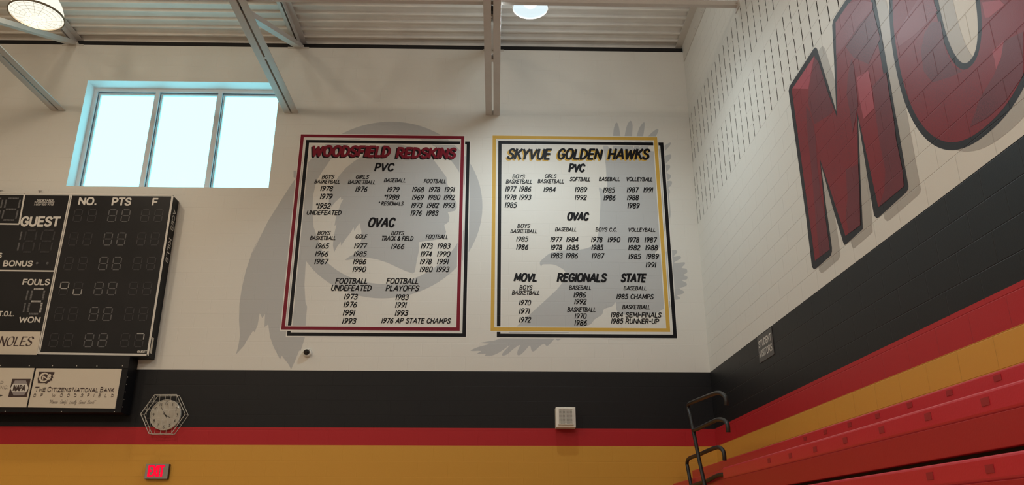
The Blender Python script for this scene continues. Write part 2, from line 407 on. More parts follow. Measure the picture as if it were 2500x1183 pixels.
def text_end(mb, s, x0, x1, y0, y1, Y, **kw):      # photo box -> lettering on a plane parallel to the end wall
    yc = (y0 + y1) / 2; a = wy(x0, yc, Y); b = wy(x1, yc, Y); xc = (x0 + x1) / 2
    zt = wy(xc, y0, Y).z; zb = wy(xc, y1, Y).z; sl = (b.z - a.z) / (b.x - a.x)
    lettering(mb, s, lambda u, v: (a.x + u, Y, zb + v), b.x - a.x, zt - zb, **kw)

# ================================================================== THE ROOM
# end wall with its window opening
WX0, WX1, WZ0, WZ1 = -6.49, -3.46, 4.926 + ZC, 6.748 + ZC
mb = MB()
xs = [XL, WX0, WX1, W + .3]; zs = [0, WZ0, WZ1, H_WALL]
for i in range(3):
    for k in range(3):
        if i == 1 and k == 1: continue
        mb.quad((xs[i], D, zs[k]), (xs[i + 1], D, zs[k]), (xs[i + 1], D, zs[k + 1]), (xs[i], D, zs[k + 1]))
mb.quad((XL, D, H_WALL), (W, D, H_WALL), (W, D + .4, H_WALL), (XL, D + .4, H_WALL))
struct(mb.build('wall_back', M_END, base=(0, D, 0)))
T = .42
mb = MB()                                             # plastered window reveal: left, right, head, sill
mb.quad((WX0, D, WZ0), (WX0, D + T, WZ0), (WX0, D + T, WZ1), (WX0, D, WZ1))
mb.quad((WX1, D, WZ0), (WX1, D + T, WZ0), (WX1, D + T, WZ1), (WX1, D, WZ1))
mb.quad((WX0, D, WZ1), (WX1, D, WZ1), (WX1, D + T, WZ1), (WX0, D + T, WZ1))
mb.quad((WX0, D, WZ0), (WX1, D, WZ0), (WX1, D + T, WZ0), (WX0, D + T, WZ0))
struct(mb.build('trim_1', M_REVEAL))
# window: frame, two mullions, three panes
FY0, FY1 = D + .235, D + .33
win = bpy.data.objects.new('window_1', None); C.objects.link(win); win.location = ((WX0 + WX1) / 2, FY0, WZ0); BASE[win.name] = Vector(win.location); struct(win)
def frame_bars(x0, x1, z0, z1, w, y0, y1, mb):
    mb.box(x0, x1, y0, y1, z1 - w, z1); mb.box(x0, x1, y0, y1, z0, z0 + w)
    mb.box(x0, x0 + w, y0, y1, z0 + w, z1 - w); mb.box(x1 - w, x1, y0, y1, z0 + w, z1 - w)
mb = MB(); frame_bars(WX0, WX1, WZ0, WZ1, .055, FY0, FY1, mb); mb.build('window_frame', M_ALU, win)
xm = [WX0 + .055, -5.475, -4.475, WX1 - .055]
for x in (-5.475, -4.475):
    MB().box(x - .032, x + .032, FY0 - .005, FY1, WZ0 + .055, WZ1 - .055).build('mullion', M_ALU, win)
for i in range(3):
    a = xm[i] + (.032 if i else 0); b = xm[i + 1] - (.032 if i < 2 else 0)
    mb = MB(); frame_bars(a, b, WZ0 + .055, WZ1 - .055, .007, FY0 + .03, FY0 + .045, mb); mb.build('gasket', M_GASK, win)
    mb = MB(); frame_bars(a + .012, b - .012, WZ0 + .067, WZ1 - .067, .022, FY0 + .045, FY1 - .01, mb); mb.build('glazing_bead', M_ALU, win)
    MB().box(a + .012, b - .012, FY0 + .062, FY0 + .068, WZ0 + .067, WZ1 - .067).build('pane', M_PANE, win)

# right wall: two bands of slotted sound blocks, every slot a real pocket
SW, SD = .0078, .09
cols = [8.393 + .2045 * k for k in range(-28, 14)] + [D - .012 - SW]
cols[-1] = D - .028
bands = []
for c0 in (11, 16):
    bands.append([(ZC + 2.151 + (c0 + i) * COURSE + .012, ZC + 2.151 + (c0 + i) * COURSE + .178) for i in range(4)])
mb = MB(); Wt = Z_DECK + .08
def rq(y0, y1, z0, z1): mb.quad((W, y0, z0), (W, y1, z0), (W, y1, z1), (W, y0, z1))
zlo = 0
mbk = MB()
for b in bands:
    z0, z1 = b[0][0], b[-1][1]
    rq(YB, D, zlo, z0); zlo = z1
    ycur = YB
    for yc in cols:
        rq(ycur, yc - SW, z0, z1); ycur = yc + SW
        zc = z0
        for (s0, s1) in b:
            if s0 > zc + 1e-6: rq(yc - SW, yc + SW, zc, s0)
            zc = s1
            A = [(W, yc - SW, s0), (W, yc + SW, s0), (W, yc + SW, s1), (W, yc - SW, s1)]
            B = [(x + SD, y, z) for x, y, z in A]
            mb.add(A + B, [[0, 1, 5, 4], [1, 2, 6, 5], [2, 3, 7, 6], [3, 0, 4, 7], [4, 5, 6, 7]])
    rq(ycur, D, z0, z1)
rq(YB, D, zlo, Wt)
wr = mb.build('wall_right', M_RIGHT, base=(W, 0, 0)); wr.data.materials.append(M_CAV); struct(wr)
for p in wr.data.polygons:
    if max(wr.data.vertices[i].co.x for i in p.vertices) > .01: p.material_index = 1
struct(MB().box(XL - .2, XL, YB, D + .4, 0, Z_DECK + .1).build('wall_left', M_CREAMW))
struct(MB().box(XL, W, YB - .2, YB, 0, Z_DECK + .1).build('wall_front', M_CREAMW))
struct(MB().box(XL, W, YB, D, -.1, 0).build('floor', M_FLOOR))
# outer skin so that daylight only enters by the window
mb = MB()
Y2 = D + T
mb.quad((XL - .2, Y2, 0), (WX0, Y2, 0), (WX0, Y2, Z_DECK + .3), (XL - .2, Y2, Z_DECK + .3))
mb.quad((WX1, Y2, 0), (W + .4, Y2, 0), (W + .4, Y2, Z_DECK + .3), (WX1, Y2, Z_DECK + .3))
mb.quad((WX0, Y2, 0), (WX1, Y2, 0), (WX1, Y2, WZ0), (WX0, Y2, WZ0)); mb.quad((WX0, Y2, WZ1), (WX1, Y2, WZ1), (WX1, Y2, Z_DECK + .3), (WX0, Y2, Z_DECK + .3))
mb.box(W + .3, W + .4, YB - .2, Y2, 0, Z_DECK + .3)
mb.quad((XL - .2, YB - .2, Z_DECK + .3), (W + .4, YB - .2, Z_DECK + .3), (W + .4, Y2, Z_DECK + .3), (XL - .2, Y2, Z_DECK + .3))
struct(mb.build('wall_outer', M_CREAMW))
# ribbed roof deck
mb = MB(); P = .2032; prof = []
y = 10.32 - P * 117
while y < D + .45:
    prof += [(y - .034, Z_DECK), (y, Z_DECK), (y + .008, Z_DECK + .042), (y + P - .042, Z_DECK + .042)]; y += P
n = len(prof)
mb.add([(XL, y, z) for y, z in prof] + [(W + .0, y, z) for y, z in prof], [[i, i + 1, n + i + 1, n + i] for i in range(n - 1)])
struct(mb.build('ceiling', M_DECK, base=(0, 0, Z_DECK)))
struct(MB().box(XL, W, D + .085, D + .10, H_WALL - .01, Z_DECK + .09).build('trim_2', M_DARKGAP))  # dark sheet standing in for the shadow between wall top and deck
# steel ledger angle along the right wall under the deck
led = bpy.data.objects.new('trim_3', None); C.objects.link(led); led.location = (W, D, Z_DECK); BASE[led.name] = Vector(led.location); struct(led)
MB().box(W - .010, W - .0005, YB + .1, D - .005, ZC + 7.215, Z_DECK - .012).build('ledger_leg', M_LEDGER, led)
MB().box(W - .115, W - .0005, YB + .1, D + .07, Z_DECK - .012, Z_DECK - .001).build('ledger_flange', M_LEDGER, led)
for p in ((1713, 29), (1699, 68)):
    v = wx(*p, W - .01); MB().lathe([(.0, -.018), (.016, -.018), (.02, -.006), (.02, 0)], v, (1, 0, 0), 6).build('bolt', M_STEEL, led)

# ------------------------------------------------------------------ roof joists
ZB = ZC + 6.20           # underside of the bottom chords
def joist(xc, label, y_end):
    t = thing('roof_joist', (xc, D, ZB), label, 'roof joist', 'steel roof joists running to the end wall')
    ys, L, th, gap = D - .015, .098, .010, .013
    yf = D - 14
    for nm, z, up in (('bottom_chord', ZB, 1), ('top_chord', Z_DECK - .011, -1)):
        y1 = y_end if up == 1 else D + .07
        for s in (-1, 1):
            mb = MB(); xa, xb = sorted((xc + s * gap, xc + s * (gap + L)))
            mb.box(xa, xb, yf, y1, z, z + th)
            xi = sorted((xc + s * gap, xc + s * (gap + th)))
            z0, z1 = sorted((z + th * (up > 0), z + up * .098)); mb.box(xi[0], xi[1], yf, y1, z0, z1)
            mb.build(nm, M_STEEL, t, bevel=.002)
    # webs: end diagonal from the seat down to the first panel point, then a zigzag of single angles
    pts = [(D + .01, Z_DECK - .09), (8.72, ZB + .06), (7.45, Z_DECK - .06), (6.1, ZB + .06), (4.8, Z_DECK - .06), (3.5, ZB + .06), (2.2, Z_DECK - .06), (.9, ZB + .06), (-.4, Z_DECK - .06), (-1.7, ZB + .06)]
    for i in range(len(pts) - 1):
        (ya, za), (yb, zb) = pts[i], pts[i + 1]
        a = Vector((xc, ya, za)); b = Vector((xc, yb, zb)); d = (b - a).normalized(); nrm = Vector((0, -d.z, d.y))
        if nrm.z < 0: nrm = -nrm
        w = .062 if i == 0 else .034; mb = MB()
        X = Vector((1, 0, 0))
        def bar(x0, x1, n0, n1):
            q = [X * x0 + nrm * n0, X * x1 + nrm * n0, X * x1 + nrm * n1, X * x0 + nrm * n1]
            mb.add([a + v for v in q] + [b + v for v in q], [[0, 1, 2, 3], [4, 7, 6, 5], [0, 4, 5, 1], [1, 5, 6, 2], [2, 6, 7, 3], [3, 7, 4, 0]])
        bar(-w, w, -.035, -.027); bar(w - .008, w, -.027, .035)
        if i == 0: bar(-w, -w + .008, -.027, .035)
        mb.build('web', M_STEEL, t)
    for k in range(8):
        y = D - 1.55 - 1.1 * k; MB().box(xc - gap, xc + gap, y - .03, y + .03, ZB + .004, ZB + .09).build('filler', M_DARKGAP if k % 2 else M_STEEL, t)
    MB().box(xc - .085, xc + .085, D - .03, D + .07, H_WALL + .001, H_WALL + .03).build('bearing_seat', M_STEEL, t)
    MB().box(xc - .17, xc + .17, D - .012, D - .0008, H_WALL - .026, H_WALL + .001).build('bearing_plate', M_LEDGER, t)
    return t
joist(-6.845, 'painted steel roof joist meeting the end wall left of the window', D - .01)
joist(-3.235, 'painted steel roof joist ending beside the right edge of the window', D - .01)
joist(-.085, 'painted steel roof joist coming straight at the viewer between the two record panels', D - .01)
# bridging angle tying the joists to the right wall
t = thing('bridging_bar', (1.5, 8.45, ZC + 6.24), 'white horizontal bracing angle bolted to the right wall near the ceiling', 'bracing bar')
z0 = ZC + 6.275
MB().box(-6.9, W - .004, 8.45, 8.456, z0, z0 + .064).build('upright_leg', M_STEEL, t)
MB().box(-6.9, W - .004, 8.456, 8.514, z0, z0 + .006).build('flat_leg', M_STEEL, t)
MB().box(W - .012, W - .0008, 8.40, 8.56, z0 - .05, z0 + .11).build('wall_plate', M_STEEL, t)
MB().lathe([(0, -.02), (.014, -.02), (.014, 0)], (W - .012, 8.43, z0 + .03), (1, 0, 0), 6).build('bolt', M_STEEL, t)

# ------------------------------------------------------------------ hanging gym lamps
M_SHADEW = glow('glowing prismatic shade warm', (1.0, .93, .74), 1.35, clear=.5)
M_SHADEC = glow('glowing prismatic shade cool', (.86, .96, 1.0), 1.15, clear=.5)
M_LENSW = glow('glowing lens warm', (1.0, .97, .84), 1.8, clear=.75)
M_LENSC = glow('glowing lens cool', (.66, .90, 1.0), 1.35, clear=.72)
M_BULBC = glow('bright bulb', (1.0, 1.0, 1.0), 1.3)
def lamp(c, rad, cool, label, power, up, group=None):
    c = Vector(c)
    t = thing('gym_lamp', c, label, 'hanging lamp', group)
    h = rad * 1.15
    prof = [(rad * 1.0, 0), (rad * .99, .06 * h), (rad * .95, .25 * h), (rad * .84, .5 * h), (rad * .66, .75 * h), (rad * .46, .95 * h), (rad * .40, h)]
    MB().lathe(prof, c, n=48).build('reflector', M_SHADEC if cool else M_SHADEW, t, smooth=True)
    MB().lathe([(rad * 1.0, -.012), (rad * 1.035, -.012), (rad * 1.035, .012), (rad * 1.0, .012)], c, n=48).build('rim', M_STEEL if cool else M_RIM, t, smooth=False)
    if cool:
        MB().lathe([(.001, .004), (rad * .99, .004)], c, n=48).build('lens', M_LENSC, t)
        MB().lathe([(.001, .02), (rad * .3, .03), (rad * .5, .09), (rad * .4, .2), (.02, .26)], c, n=32).build('bulb', M_BULBC, t, smooth=True)
    else:
        MB().lathe([(.001, -.045), (rad * .4, -.038), (rad * .75, -.02), (rad * .99, 0)], c, n=48).build('lens', M_LENSW, t, smooth=True)
        mb = MB()
        for k in range(16):
            a = 2 * PI * k / 16; mb.tube([c + Vector((math.cos(a) * rad * f, math.sin(a) * rad * f, -.052 + .045 * f * f)) for f in (.22, .5, .75, 1.0)], .0018, 5)
        for f in (.22, .4, .58, .76, .92):
            mb.tube([c + Vector((math.cos(a) * rad * f, math.sin(a) * rad * f, -.052 + .045 * f * f)) for a in [2 * PI * k / 40 for k in range(41)]], .0016, 5)
        mb.build('wire_guard', M_GUARD, t)
    MB().lathe([(.001, h), (rad * .42, h), (rad * .40, h + .06), (.09, h + .10), (.09, h + .34), (.05, h + .36), (.001, h + .36)], c, n=24).build('ballast_housing', M_BALL, t, smooth=False)
    MB().tube([c + Vector((0, 0, h + .35)), Vector((c.x, c.y, Z_DECK + .02))], .012).build('stem', M_STEEL, t)
    col = COOL if cool else (MILD if group.endswith('viewer') and c.x > -9 and c.y < 2 else WARM)
    col = COOL if cool else (MILD if group.endswith('viewer') and c.x > -9 and c.y < 2 else WARM)
    ld = bpy.data.lights.new('lamp_light', 'SPOT'); ld.spot_size = math.radians(168); ld.spot_blend = 1.0; ld.shadow_soft_size = .09
    ld.energy = power; ld.color = col
    lo = bpy.data.objects.new('lamp_light', ld); C.objects.link(lo); lo.parent = t; lo.location = (0, 0, .06)
    ud = bpy.data.lights.new('lamp_uplight', 'POINT'); ud.energy = up; ud.color = col; ud.shadow_soft_size = rad * .8
    uo = bpy.data.objects.new('lamp_uplight', ud); C.objects.link(uo); uo.parent = t; uo.location = (0, 0, rad * .6)
    return t
LL = wd_(89, 37, 10.4); LR = wd_(1295, 19, 10.4)
GL = 'high bay lamps hanging from the roof'
lamp(LL, .318, False, 'warm glowing round lamp with a wire guard at the top left', LAMP_W['left'], UPLIGHT['left'], GL)
lamp(LR, .226, True, 'bluish white dome lamp hanging right of the middle joist', LAMP_W['right'], UPLIGHT['right'], GL)
zl = LL.z
for x, y, f in [(-12.2, 8.9, .12), (-12, 3.0, .5), (-6.0, 3.0, .75), (.4, 3.0, .22), (-12, -4.0, 1.1), (-6.0, -4.0, 1.2), (.4, -4.0, 1.1)]:
    lamp((x, y, zl), .318, False, 'warm round guarded lamp further back in the hall', LAMP_W['rest'] * f, UPLIGHT['rest'] * f, 'high bay lamps behind the viewer')

# ================================================================== PAINTED MURALS ON THE END WALL
def pe(L, off): return [wy(x, y, D) + Vector((0, -off, 0)) for x, y in L]
# Indian-head emblem: ring, profile and feathers
hd = thing('emblem_mural', wy(880, 895) + Vector((0, -.001, 0)), 'large grey painted ring with a head in profile and trailing feathers behind the red-framed panel', 'wall mural')
CX, CZ = -1.659, 4.640 + ZC
mb = MB(); o = .0008
ring = lambda r: [(CX + r * math.cos(a), D - o, CZ + r * math.sin(a)) for a in [2 * PI * k / 96 for k in range(96)]]
mb.poly(ring(1.433), ring(1.215)); mb.build('ring', M_GREY, hd)
Z3 = lambda L: [(860 + x / 3.479, 280 + y / 3.479) for x, y in L]
Z3b = lambda L: [(860 + x / 3.479, 580 + y / 3.479) for x, y in L]
Z1 = lambda L: [(560 + x / 3.479, 280 + y / 3.479) for x, y in L]
Z2 = lambda L: [(560 + x / 3.479, 580 + y / 3.479) for x, y in L]
head = Z3([(120, 320), (200, 275), (280, 255), (400, 252), (490, 268), (560, 292), (640, 335), (700, 395), (745, 455), (775, 495), (800, 530), (803, 575), (830, 650), (862, 705), (885, 745), (888, 785), (872, 815), (812, 828), (826, 868), (820, 908), (782, 935), (786, 958), (797, 992), (788, 1030), (755, 1052), (690, 1064), (568, 1080)])
head += Z3b([(566, 110), (548, 190), (532, 290), (512, 303), (460, 285), (380, 250), (300, 212), (220, 186), (140, 170), (40, 176)])
head += Z2([(1000, 190), (980, 187), (1020, 160), (1060, 140), (1100, 90)])
head += Z1([(1120, 1060), (1122, 990), (1105, 920), (1080, 955), (1060, 985), (1055, 955), (1030, 1000), (990, 1050), (948, 1110), (946, 1078), (915, 1120), (890, 1166), (880, 1110), (885, 1040), (910, 930), (893, 942), (903, 880), (930, 800), (950, 745), (970, 712), (950, 722), (946, 697), (900, 740), (865, 780), (845, 740), (850, 680), (880, 600), (930, 520), (990, 450), (1060, 395), (1120, 355)])
mb = MB(); mb.poly(pe(head, .0009)); mb.build('head_profile', M_GREY, hd)
fe = Z1([(672, 400), (690, 408), (722, 388), (726, 425), (770, 366), (800, 350), (835, 330), (900, 260), (935, 240), (1005, 165), (960, 260), (860, 380), (790, 480), (740, 560), (712, 680), (705, 800), (715, 950), (760, 1080), (800, 1183)])
fe += Z2([(735, 210), (672, 145), (655, 180), (646, 250), (638, 400), (646, 545), (660, 585), (650, 700), (640, 850), (606, 958), (592, 958), (560, 1040), (525, 1116), (500, 1070), (446, 1002), (430, 1032), (375, 925), (345, 840), (330, 735), (298, 758), (303, 648), (280, 682), (258, 640), (240, 740), (215, 802), (202, 788), (140, 885), (128, 912), (55, 992), (76, 920), (90, 830), (82, 700), (86, 560), (105, 430), (140, 280), (190, 130), (250, 0)])
fe += Z1([(195, 1180), (250, 1060), (330, 900), (430, 740), (520, 600), (562, 540), (545, 530), (545, 475), (572, 475), (590, 450), (620, 400)])
mb = MB(); mb.poly(pe(fe, .0010)); mb.build('feathers', M_GREY, hd)
# hawk
hk = thing('hawk_mural', wy(1400, 868) + Vector((0, -.001, 0)), 'large grey painted bird of prey with spread wings behind the gold-framed panel', 'wall mural')
hawk = [(1321, 650), (1318, 640), (1327, 630), (1347, 616), (1384, 610), (1416, 609), (1442, 602), (1454.6, 588), (1462, 562), (1464.5, 524), (1466, 493), (1465, 475.5), (1462, 458), (1470, 461), (1481, 475), (1482, 445), (1480.5, 429.5), (1479, 403.6), (1476, 378), (1473, 354.7), (1483, 355), (1489, 366), (1496, 362), (1497, 332), (1499, 311.6), (1505, 298.7), (1510.7, 308.7), (1515, 334.6), (1520.7, 357.6), (1525, 331.7), (1530.8, 305.9), (1539.4, 294.4), (1544.3, 305.9), (1543, 334.6), (1546.6, 363), (1553.8, 334.6), (1561, 311.6), (1571, 298.7), (1574, 304.4), (1569.6, 334.6), (1561, 360.5), (1581, 334.6), (1595.5, 320), (1605.5, 314.5), (1607, 320), (1598.3, 337.5), (1581, 363), (1598, 369), (1618.5, 357.6), (1636.3, 347.5), (1635.7, 354.7), (1622.8, 369), (1609, 388), (1617, 383), (1630, 378), (1638.6, 377.7), (1637, 387.8), (1624, 400.7), (1634, 402), (1635.7, 409.3), (1627, 420.8), (1637, 426.6), (1636.3, 435), (1628, 441), (1640, 442.4), (1638.6, 452.5), (1631.4, 458.2), (1635.7, 466.8), (1633, 478), (1635.7, 498.5), (1637, 524), (1634.3, 535.8), (1627, 556), (1621.3, 567.4), (1612.7, 593.3), (1608.4, 605.9), (1598.3, 620.2), (1614, 620), (1622.8, 614.5), (1638.6, 610.2), (1650, 610.2), (1653, 616), (1644.3, 626), (1658.7, 624.6), (1662, 630.3), (1644.3, 641.8), (1670, 639.8), (1671.6, 644.7), (1664.4, 653.3), (1676, 656), (1677.4, 664.8), (1668.8, 670.5), (1678, 674.9), (1676, 682), (1664.4, 683.5), (1676, 690.7), (1674.5, 697.9), (1658.7, 703.6), (1670, 710.8), (1667.3, 716.5), (1653, 720.8), (1661, 726.6), (1653, 731), (1631, 731), (1637, 736.7), (1634.3, 752.5), (1618.5, 754), (1601, 764), (1561, 770), (1521, 767), (1506, 758), (1503, 736.7), (1494.9, 746.7), (1474.7, 754), (1470, 767), (1451.7, 779), (1443, 790), (1427.4, 796), (1390, 810), (1370, 827), (1361, 830), (1354, 827), (1345.5, 835.8), (1335.5, 844.5), (1328.3, 838.7), (1318, 844.4), (1305.3, 856), (1298, 856), (1293.8, 843), (1283.7, 853), (1272, 864.6), (1263.6, 866), (1263.6, 856), (1269.4, 841.6), (1255, 850), (1237.7, 864.6), (1226, 867), (1229, 858.8), (1245, 841.6), (1220.5, 858.8), (1200.4, 867.5), (1183, 867.5), (1186, 863), (1164.4, 863), (1174.5, 856), (1148.6, 856), (1166, 847), (1194.6, 838.7), (1171.6, 836.4), (1189, 833), (1217.6, 827), (1255, 801), (1283.7, 775.5), (1312.5, 749.6), (1341, 723.7), (1367, 697.8), (1378.6, 674.8), (1378.6, 660.5), (1361, 649), (1347, 644.7), (1329.7, 644.7), (1324, 645.5)]
mb = MB(); mb.poly(pe(catmull(hawk + hawk[:1], 3)[:-1], .0008)); mb.build('bird_silhouette', M_GREY, hk)

# record panels: outlines
def outline(mb, tl, tr, br, bl, w, off):            # rectangular painted line; corners in photo pixels, width in metres
    P4 = [wy(*p, D) for p in (tl, tr, br, bl)]
    x0 = (P4[0].x + P4[3].x) / 2; x1 = (P4[1].x + P4[2].x) / 2; z1 = (P4[0].z + P4[1].z) / 2; z0 = (P4[2].z + P4[3].z) / 2
    f = lambda e: [(x0 + e, D - off, z0 + e), (x1 - e, D - off, z0 + e), (x1 - e, D - off, z1 - e), (x0 + e, D - off, z1 - e)]
    mb.poly(f(0), f(w))
    return x0, x1, z0, z1
def edged(parent, tl, tr, br, bl, w, off, material, name):
    g = .013
    a = MB(); x0, x1, z0, z1 = outline(a, tl, tr, br, bl, w, off)
    b = MB(); f = lambda e: [(x0 + e, D - off + .0002, z0 + e), (x1 - e, D - off + .0002, z0 + e), (x1 - e, D - off + .0002, z1 - e), (x0 + e, D - off + .0002, z1 - e)]
    b.poly(f(-g), f(0)); b.poly(f(w), f(w + g))
    b.build('edging', M_EDGE, parent); a.build(name, material, parent)
p1 = thing('record_panel', wy(912, 820) + Vector((0, -.002, 0)), 'painted championship list inside crossed dark red and black outlines', 'painted panel')
edged(p1, (746.5, 341), (1147.5, 345.5), (1137, 820), (701, 821), .050, .0016, M_BLK, 'black_outline')
edged(p1, (734, 327.5), (1134, 332.5), (1122, 805.5), (687, 806), .050, .0022, M_RED, 'red_outline')
p2 = thing('record_panel', wy(1430, 826) + Vector((0, -.002, 0)), 'painted championship list inside crossed gold and black outlines', 'painted panel')
edged(p2, (1216, 346), (1619.3, 345.5), (1653, 826.3), (1213.3, 821.4), .052, .0016, M_BLK, 'black_outline')
edged(p2, (1202, 333), (1604.7, 332.6), (1635.7, 810.8), (1198.4, 806), .054, .0022, M_GOLD, 'gold_outline')

TY = D - .0030
def block(parent, name, lines, o, k, weight=.15, material=M_BLK, Y=TY, slant=.20, shift=(0, 0)):
    mb = MB()
    for s, x0, x1, y0, y1 in lines:
        if not s.strip('*').isdigit() and weight < .19: y0, y1 = y0 + (y1 - y0) * .04, y1 - (y1 - y0) * .06
        text_end(mb, s, o[0] + x0 * k + shift[0], o[0] + x1 * k + shift[0], o[1] + y0 * k + shift[1], o[1] + y1 * k + shift[1], Y, weight=weight, slant=slant)
    return mb.build(name, material, parent)
o4, k4 = (550, 280), .5412
T1 = [('WOODSFIELD', 388, 750, 138, 190), ('REDSKINS', 771, 1045, 147, 197)]
for e in T1:
    block(p1, 'heading_shade', [e], o4, k4, .25, M_BLK, D - .0018, .12, (-3.0, 2.6)); block(p1, 'heading', [e], o4, k4, .21, M_RED, D - .0034, .12)
block(p1, 'subheading', [('PVC', 672, 765, 217, 255)], o4, k4, .20)
block(p1, 'subheading', [('OVAC', 642, 770, 463, 507)], o4, k4, .20)
def cols1(parent, o, k, L, wt=.165):
    for name, ln in L:
        for e in ln: block(parent, 'year_entry' if e[0].strip('*').isdigit() else 'record_heading', [e], o, k, wt)
R = 'record_column'
cols1(p1, o4, k4, [
 (R, [('BOYS', 435, 493, 269, 290), ('BASKETBALL', 402, 520, 292, 311), ('1978', 428, 488, 321, 344), ('1979', 426, 486, 356, 381), ('*1952', 405, 478, 398, 423), ('UNDEFEATED', 366, 527, 429, 453)]),
 (R, [('GIRLS', 587, 650, 270, 291), ('BASKETBALL', 553, 680, 293, 314), ('1976', 586, 644, 323, 347)]),
 (R, [('BASEBALL', 715, 817, 285, 306), ('1979', 729, 788, 325, 349), ('*1988', 714, 788, 359, 383), ('* REGIONALS', 689, 806, 390, 410)]),
 (R, [('FOOTBALL', 895, 999, 289, 310), ('1968', 842, 899, 325, 349), ('1978', 917, 971, 325, 349), ('1991', 988, 1038, 325, 349), ('1969', 841, 898, 360, 384), ('1980', 914, 972, 360, 384), ('1992', 984, 1038, 360, 384), ('1973', 838, 891, 396, 420), ('1982', 908, 966, 396, 420), ('1993', 982, 1037, 396, 420), ('1976', 835, 889, 431, 455), ('1983', 906, 964, 431, 455)]),
 (R, [('BOYS', 416, 476, 522, 543), ('BASKETBALL', 382, 501, 545, 565), ('1965', 407, 470, 579, 603), ('1966', 404, 468, 614, 639), ('1967', 401, 466, 649, 674)]),
 (R, [('GOLF', 586, 642, 538, 560), ('1977', 580, 640, 579, 603), ('1985', 578, 640, 615, 639), ('1986', 575, 639, 649, 674), ('1990', 573, 638, 684, 709)]),
 (R, [('BOYS', 748, 808, 523, 544), ('TRACK & FIELD', 703, 851, 545, 569), ('1966', 747, 811, 581, 605)]),
 (R, [('FOOTBALL', 904, 1008, 539, 561), ('1973', 881, 938, 579, 604), ('1983', 956, 1018, 579, 604), ('1974', 880, 935, 615, 640), ('1990', 954, 1018, 615, 640), ('1978', 877, 934, 649, 674), ('1991', 954, 1011, 649, 674), ('1980', 876, 938, 684, 709), ('1993', 951, 1013, 684, 709)]),
 (R, [('FOOTBALL', 496, 646, 735, 764), ('UNDEFEATED', 476, 663, 766, 796), ('1973', 534, 600, 807, 833), ('1976', 532, 597, 842, 868), ('1991', 529, 588, 879, 905), ('1993', 526, 593, 916, 942)]),
 (R, [('FOOTBALL', 726, 876, 735, 764), ('PLAYOFFS', 723, 877, 767, 797), ('1983', 767, 830, 809, 835), ('1991', 765, 821, 844, 870), ('1993', 764, 827, 880, 906), ('1976 AP STATE CHAMPS', 703, 1019, 915, 942)])])
o5, k5 = (1130, 280), .5241
T2 = [('SKYVUE', 205, 417, 157, 209), ('GOLDEN', 436, 656, 157, 209), ('HAWKS', 673, 876, 157, 209)]
for e in T2:
    block(p2, 'heading_shade', [e], o5, k5, .20, M_GOLD, D - .0018, .22, (-3.2, 2.6)); block(p2, 'heading', [e], o5, k5, .19, M_BLK, D - .0034, .22)
for s in (('PVC', 491, 572, 227, 267), ('OVAC', 483, 590, 453, 493), ('MOVL', 236, 352, 737, 777), ('REGIONALS', 437, 674, 737, 779), ('STATE', 734, 858, 739, 780)):
    block(p2, 'subheading', [s], o5, k5, .22)
cols1(p2, o5, k5, [
 (R, [('BOYS', 230, 291, 276, 298), ('BASKETBALL', 200, 326, 300, 322), ('1977', 196, 250, 333, 358), ('1986', 261, 321, 333, 358), ('1978', 194, 251, 371, 396), ('1993', 261, 321, 371, 396), ('1985', 194, 254, 407, 433)]),
 (R, [('GIRLS', 380, 438, 275, 296), ('BASKETBALL', 348, 474, 299, 320), ('1984', 374, 436, 336, 360)]),
 (R, [('SOFTBALL', 497, 597, 289, 311), ('1989', 520, 581, 336, 361), ('1992', 520, 579, 373, 397)]),
 (R, [('BASEBALL', 633, 734, 289, 310), ('1985', 652, 711, 338, 363), ('1986', 654, 714, 374, 399)]),
 (R, [('VOLLEYBALL', 760, 887, 289, 311), ('1987', 762, 820, 337, 362), ('1991', 839, 889, 337, 362), ('1988', 763, 822, 373, 398), ('1989', 765, 826, 410, 436)]),
 (R, [('BOYS', 253, 315, 507, 528), ('BASKETBALL', 221, 349, 531, 552), ('1985', 247, 307, 566, 590), ('1986', 247, 308, 603, 628)]),
 (R, [('BASEBALL', 429, 532, 523, 544), ('1977', 406, 464, 568, 592), ('1984', 480, 541, 568, 592), ('1978', 407, 465, 605, 630), ('1985', 481, 542, 605, 630), ('1983', 408, 467, 643, 668), ('1986', 478, 539, 643, 668)]),
 (R, [('BOYS C.C.', 617, 721, 524, 545), ('1978', 596, 653, 569, 593), ('1990', 673, 736, 569, 593), ('1985', 597, 657, 605, 630), ('1987', 599, 660, 644, 669)]),
 (R, [('VOLLEYBALL', 769, 900, 525, 546), ('1978', 767, 824, 570, 594), ('1987', 845, 905, 570, 594), ('1982', 769, 829, 606, 631), ('1988', 848, 911, 606, 631), ('1985', 770, 832, 647, 672), ('1989', 852, 915, 647, 672), ('1991', 850, 903, 686, 711)]),
 (R, [('BOYS', 263, 326, 792, 815), ('BASKETBALL', 228, 361, 817, 839), ('1970', 260, 320, 862, 886), ('1971', 260, 315, 900, 926), ('1972', 260, 320, 941, 967)]),
 (R, [('BASEBALL', 494, 601, 793, 816), ('1986', 514, 576, 825, 851), ('1992', 517, 578, 856, 882), ('BASKETBALL', 486, 622, 895, 919), ('1970', 519, 579, 924, 949), ('1986', 518, 581, 955, 981)]),
 (R, [('BASEBALL', 748, 858, 796, 818), ('1985 CHAMPS', 714, 891, 833, 860), ('BASKETBALL', 742, 875, 883, 906), ('1984 SEMI-FINALS', 688, 927, 918, 945), ('1985 RUNNER-UP', 689, 916, 947, 974)])])

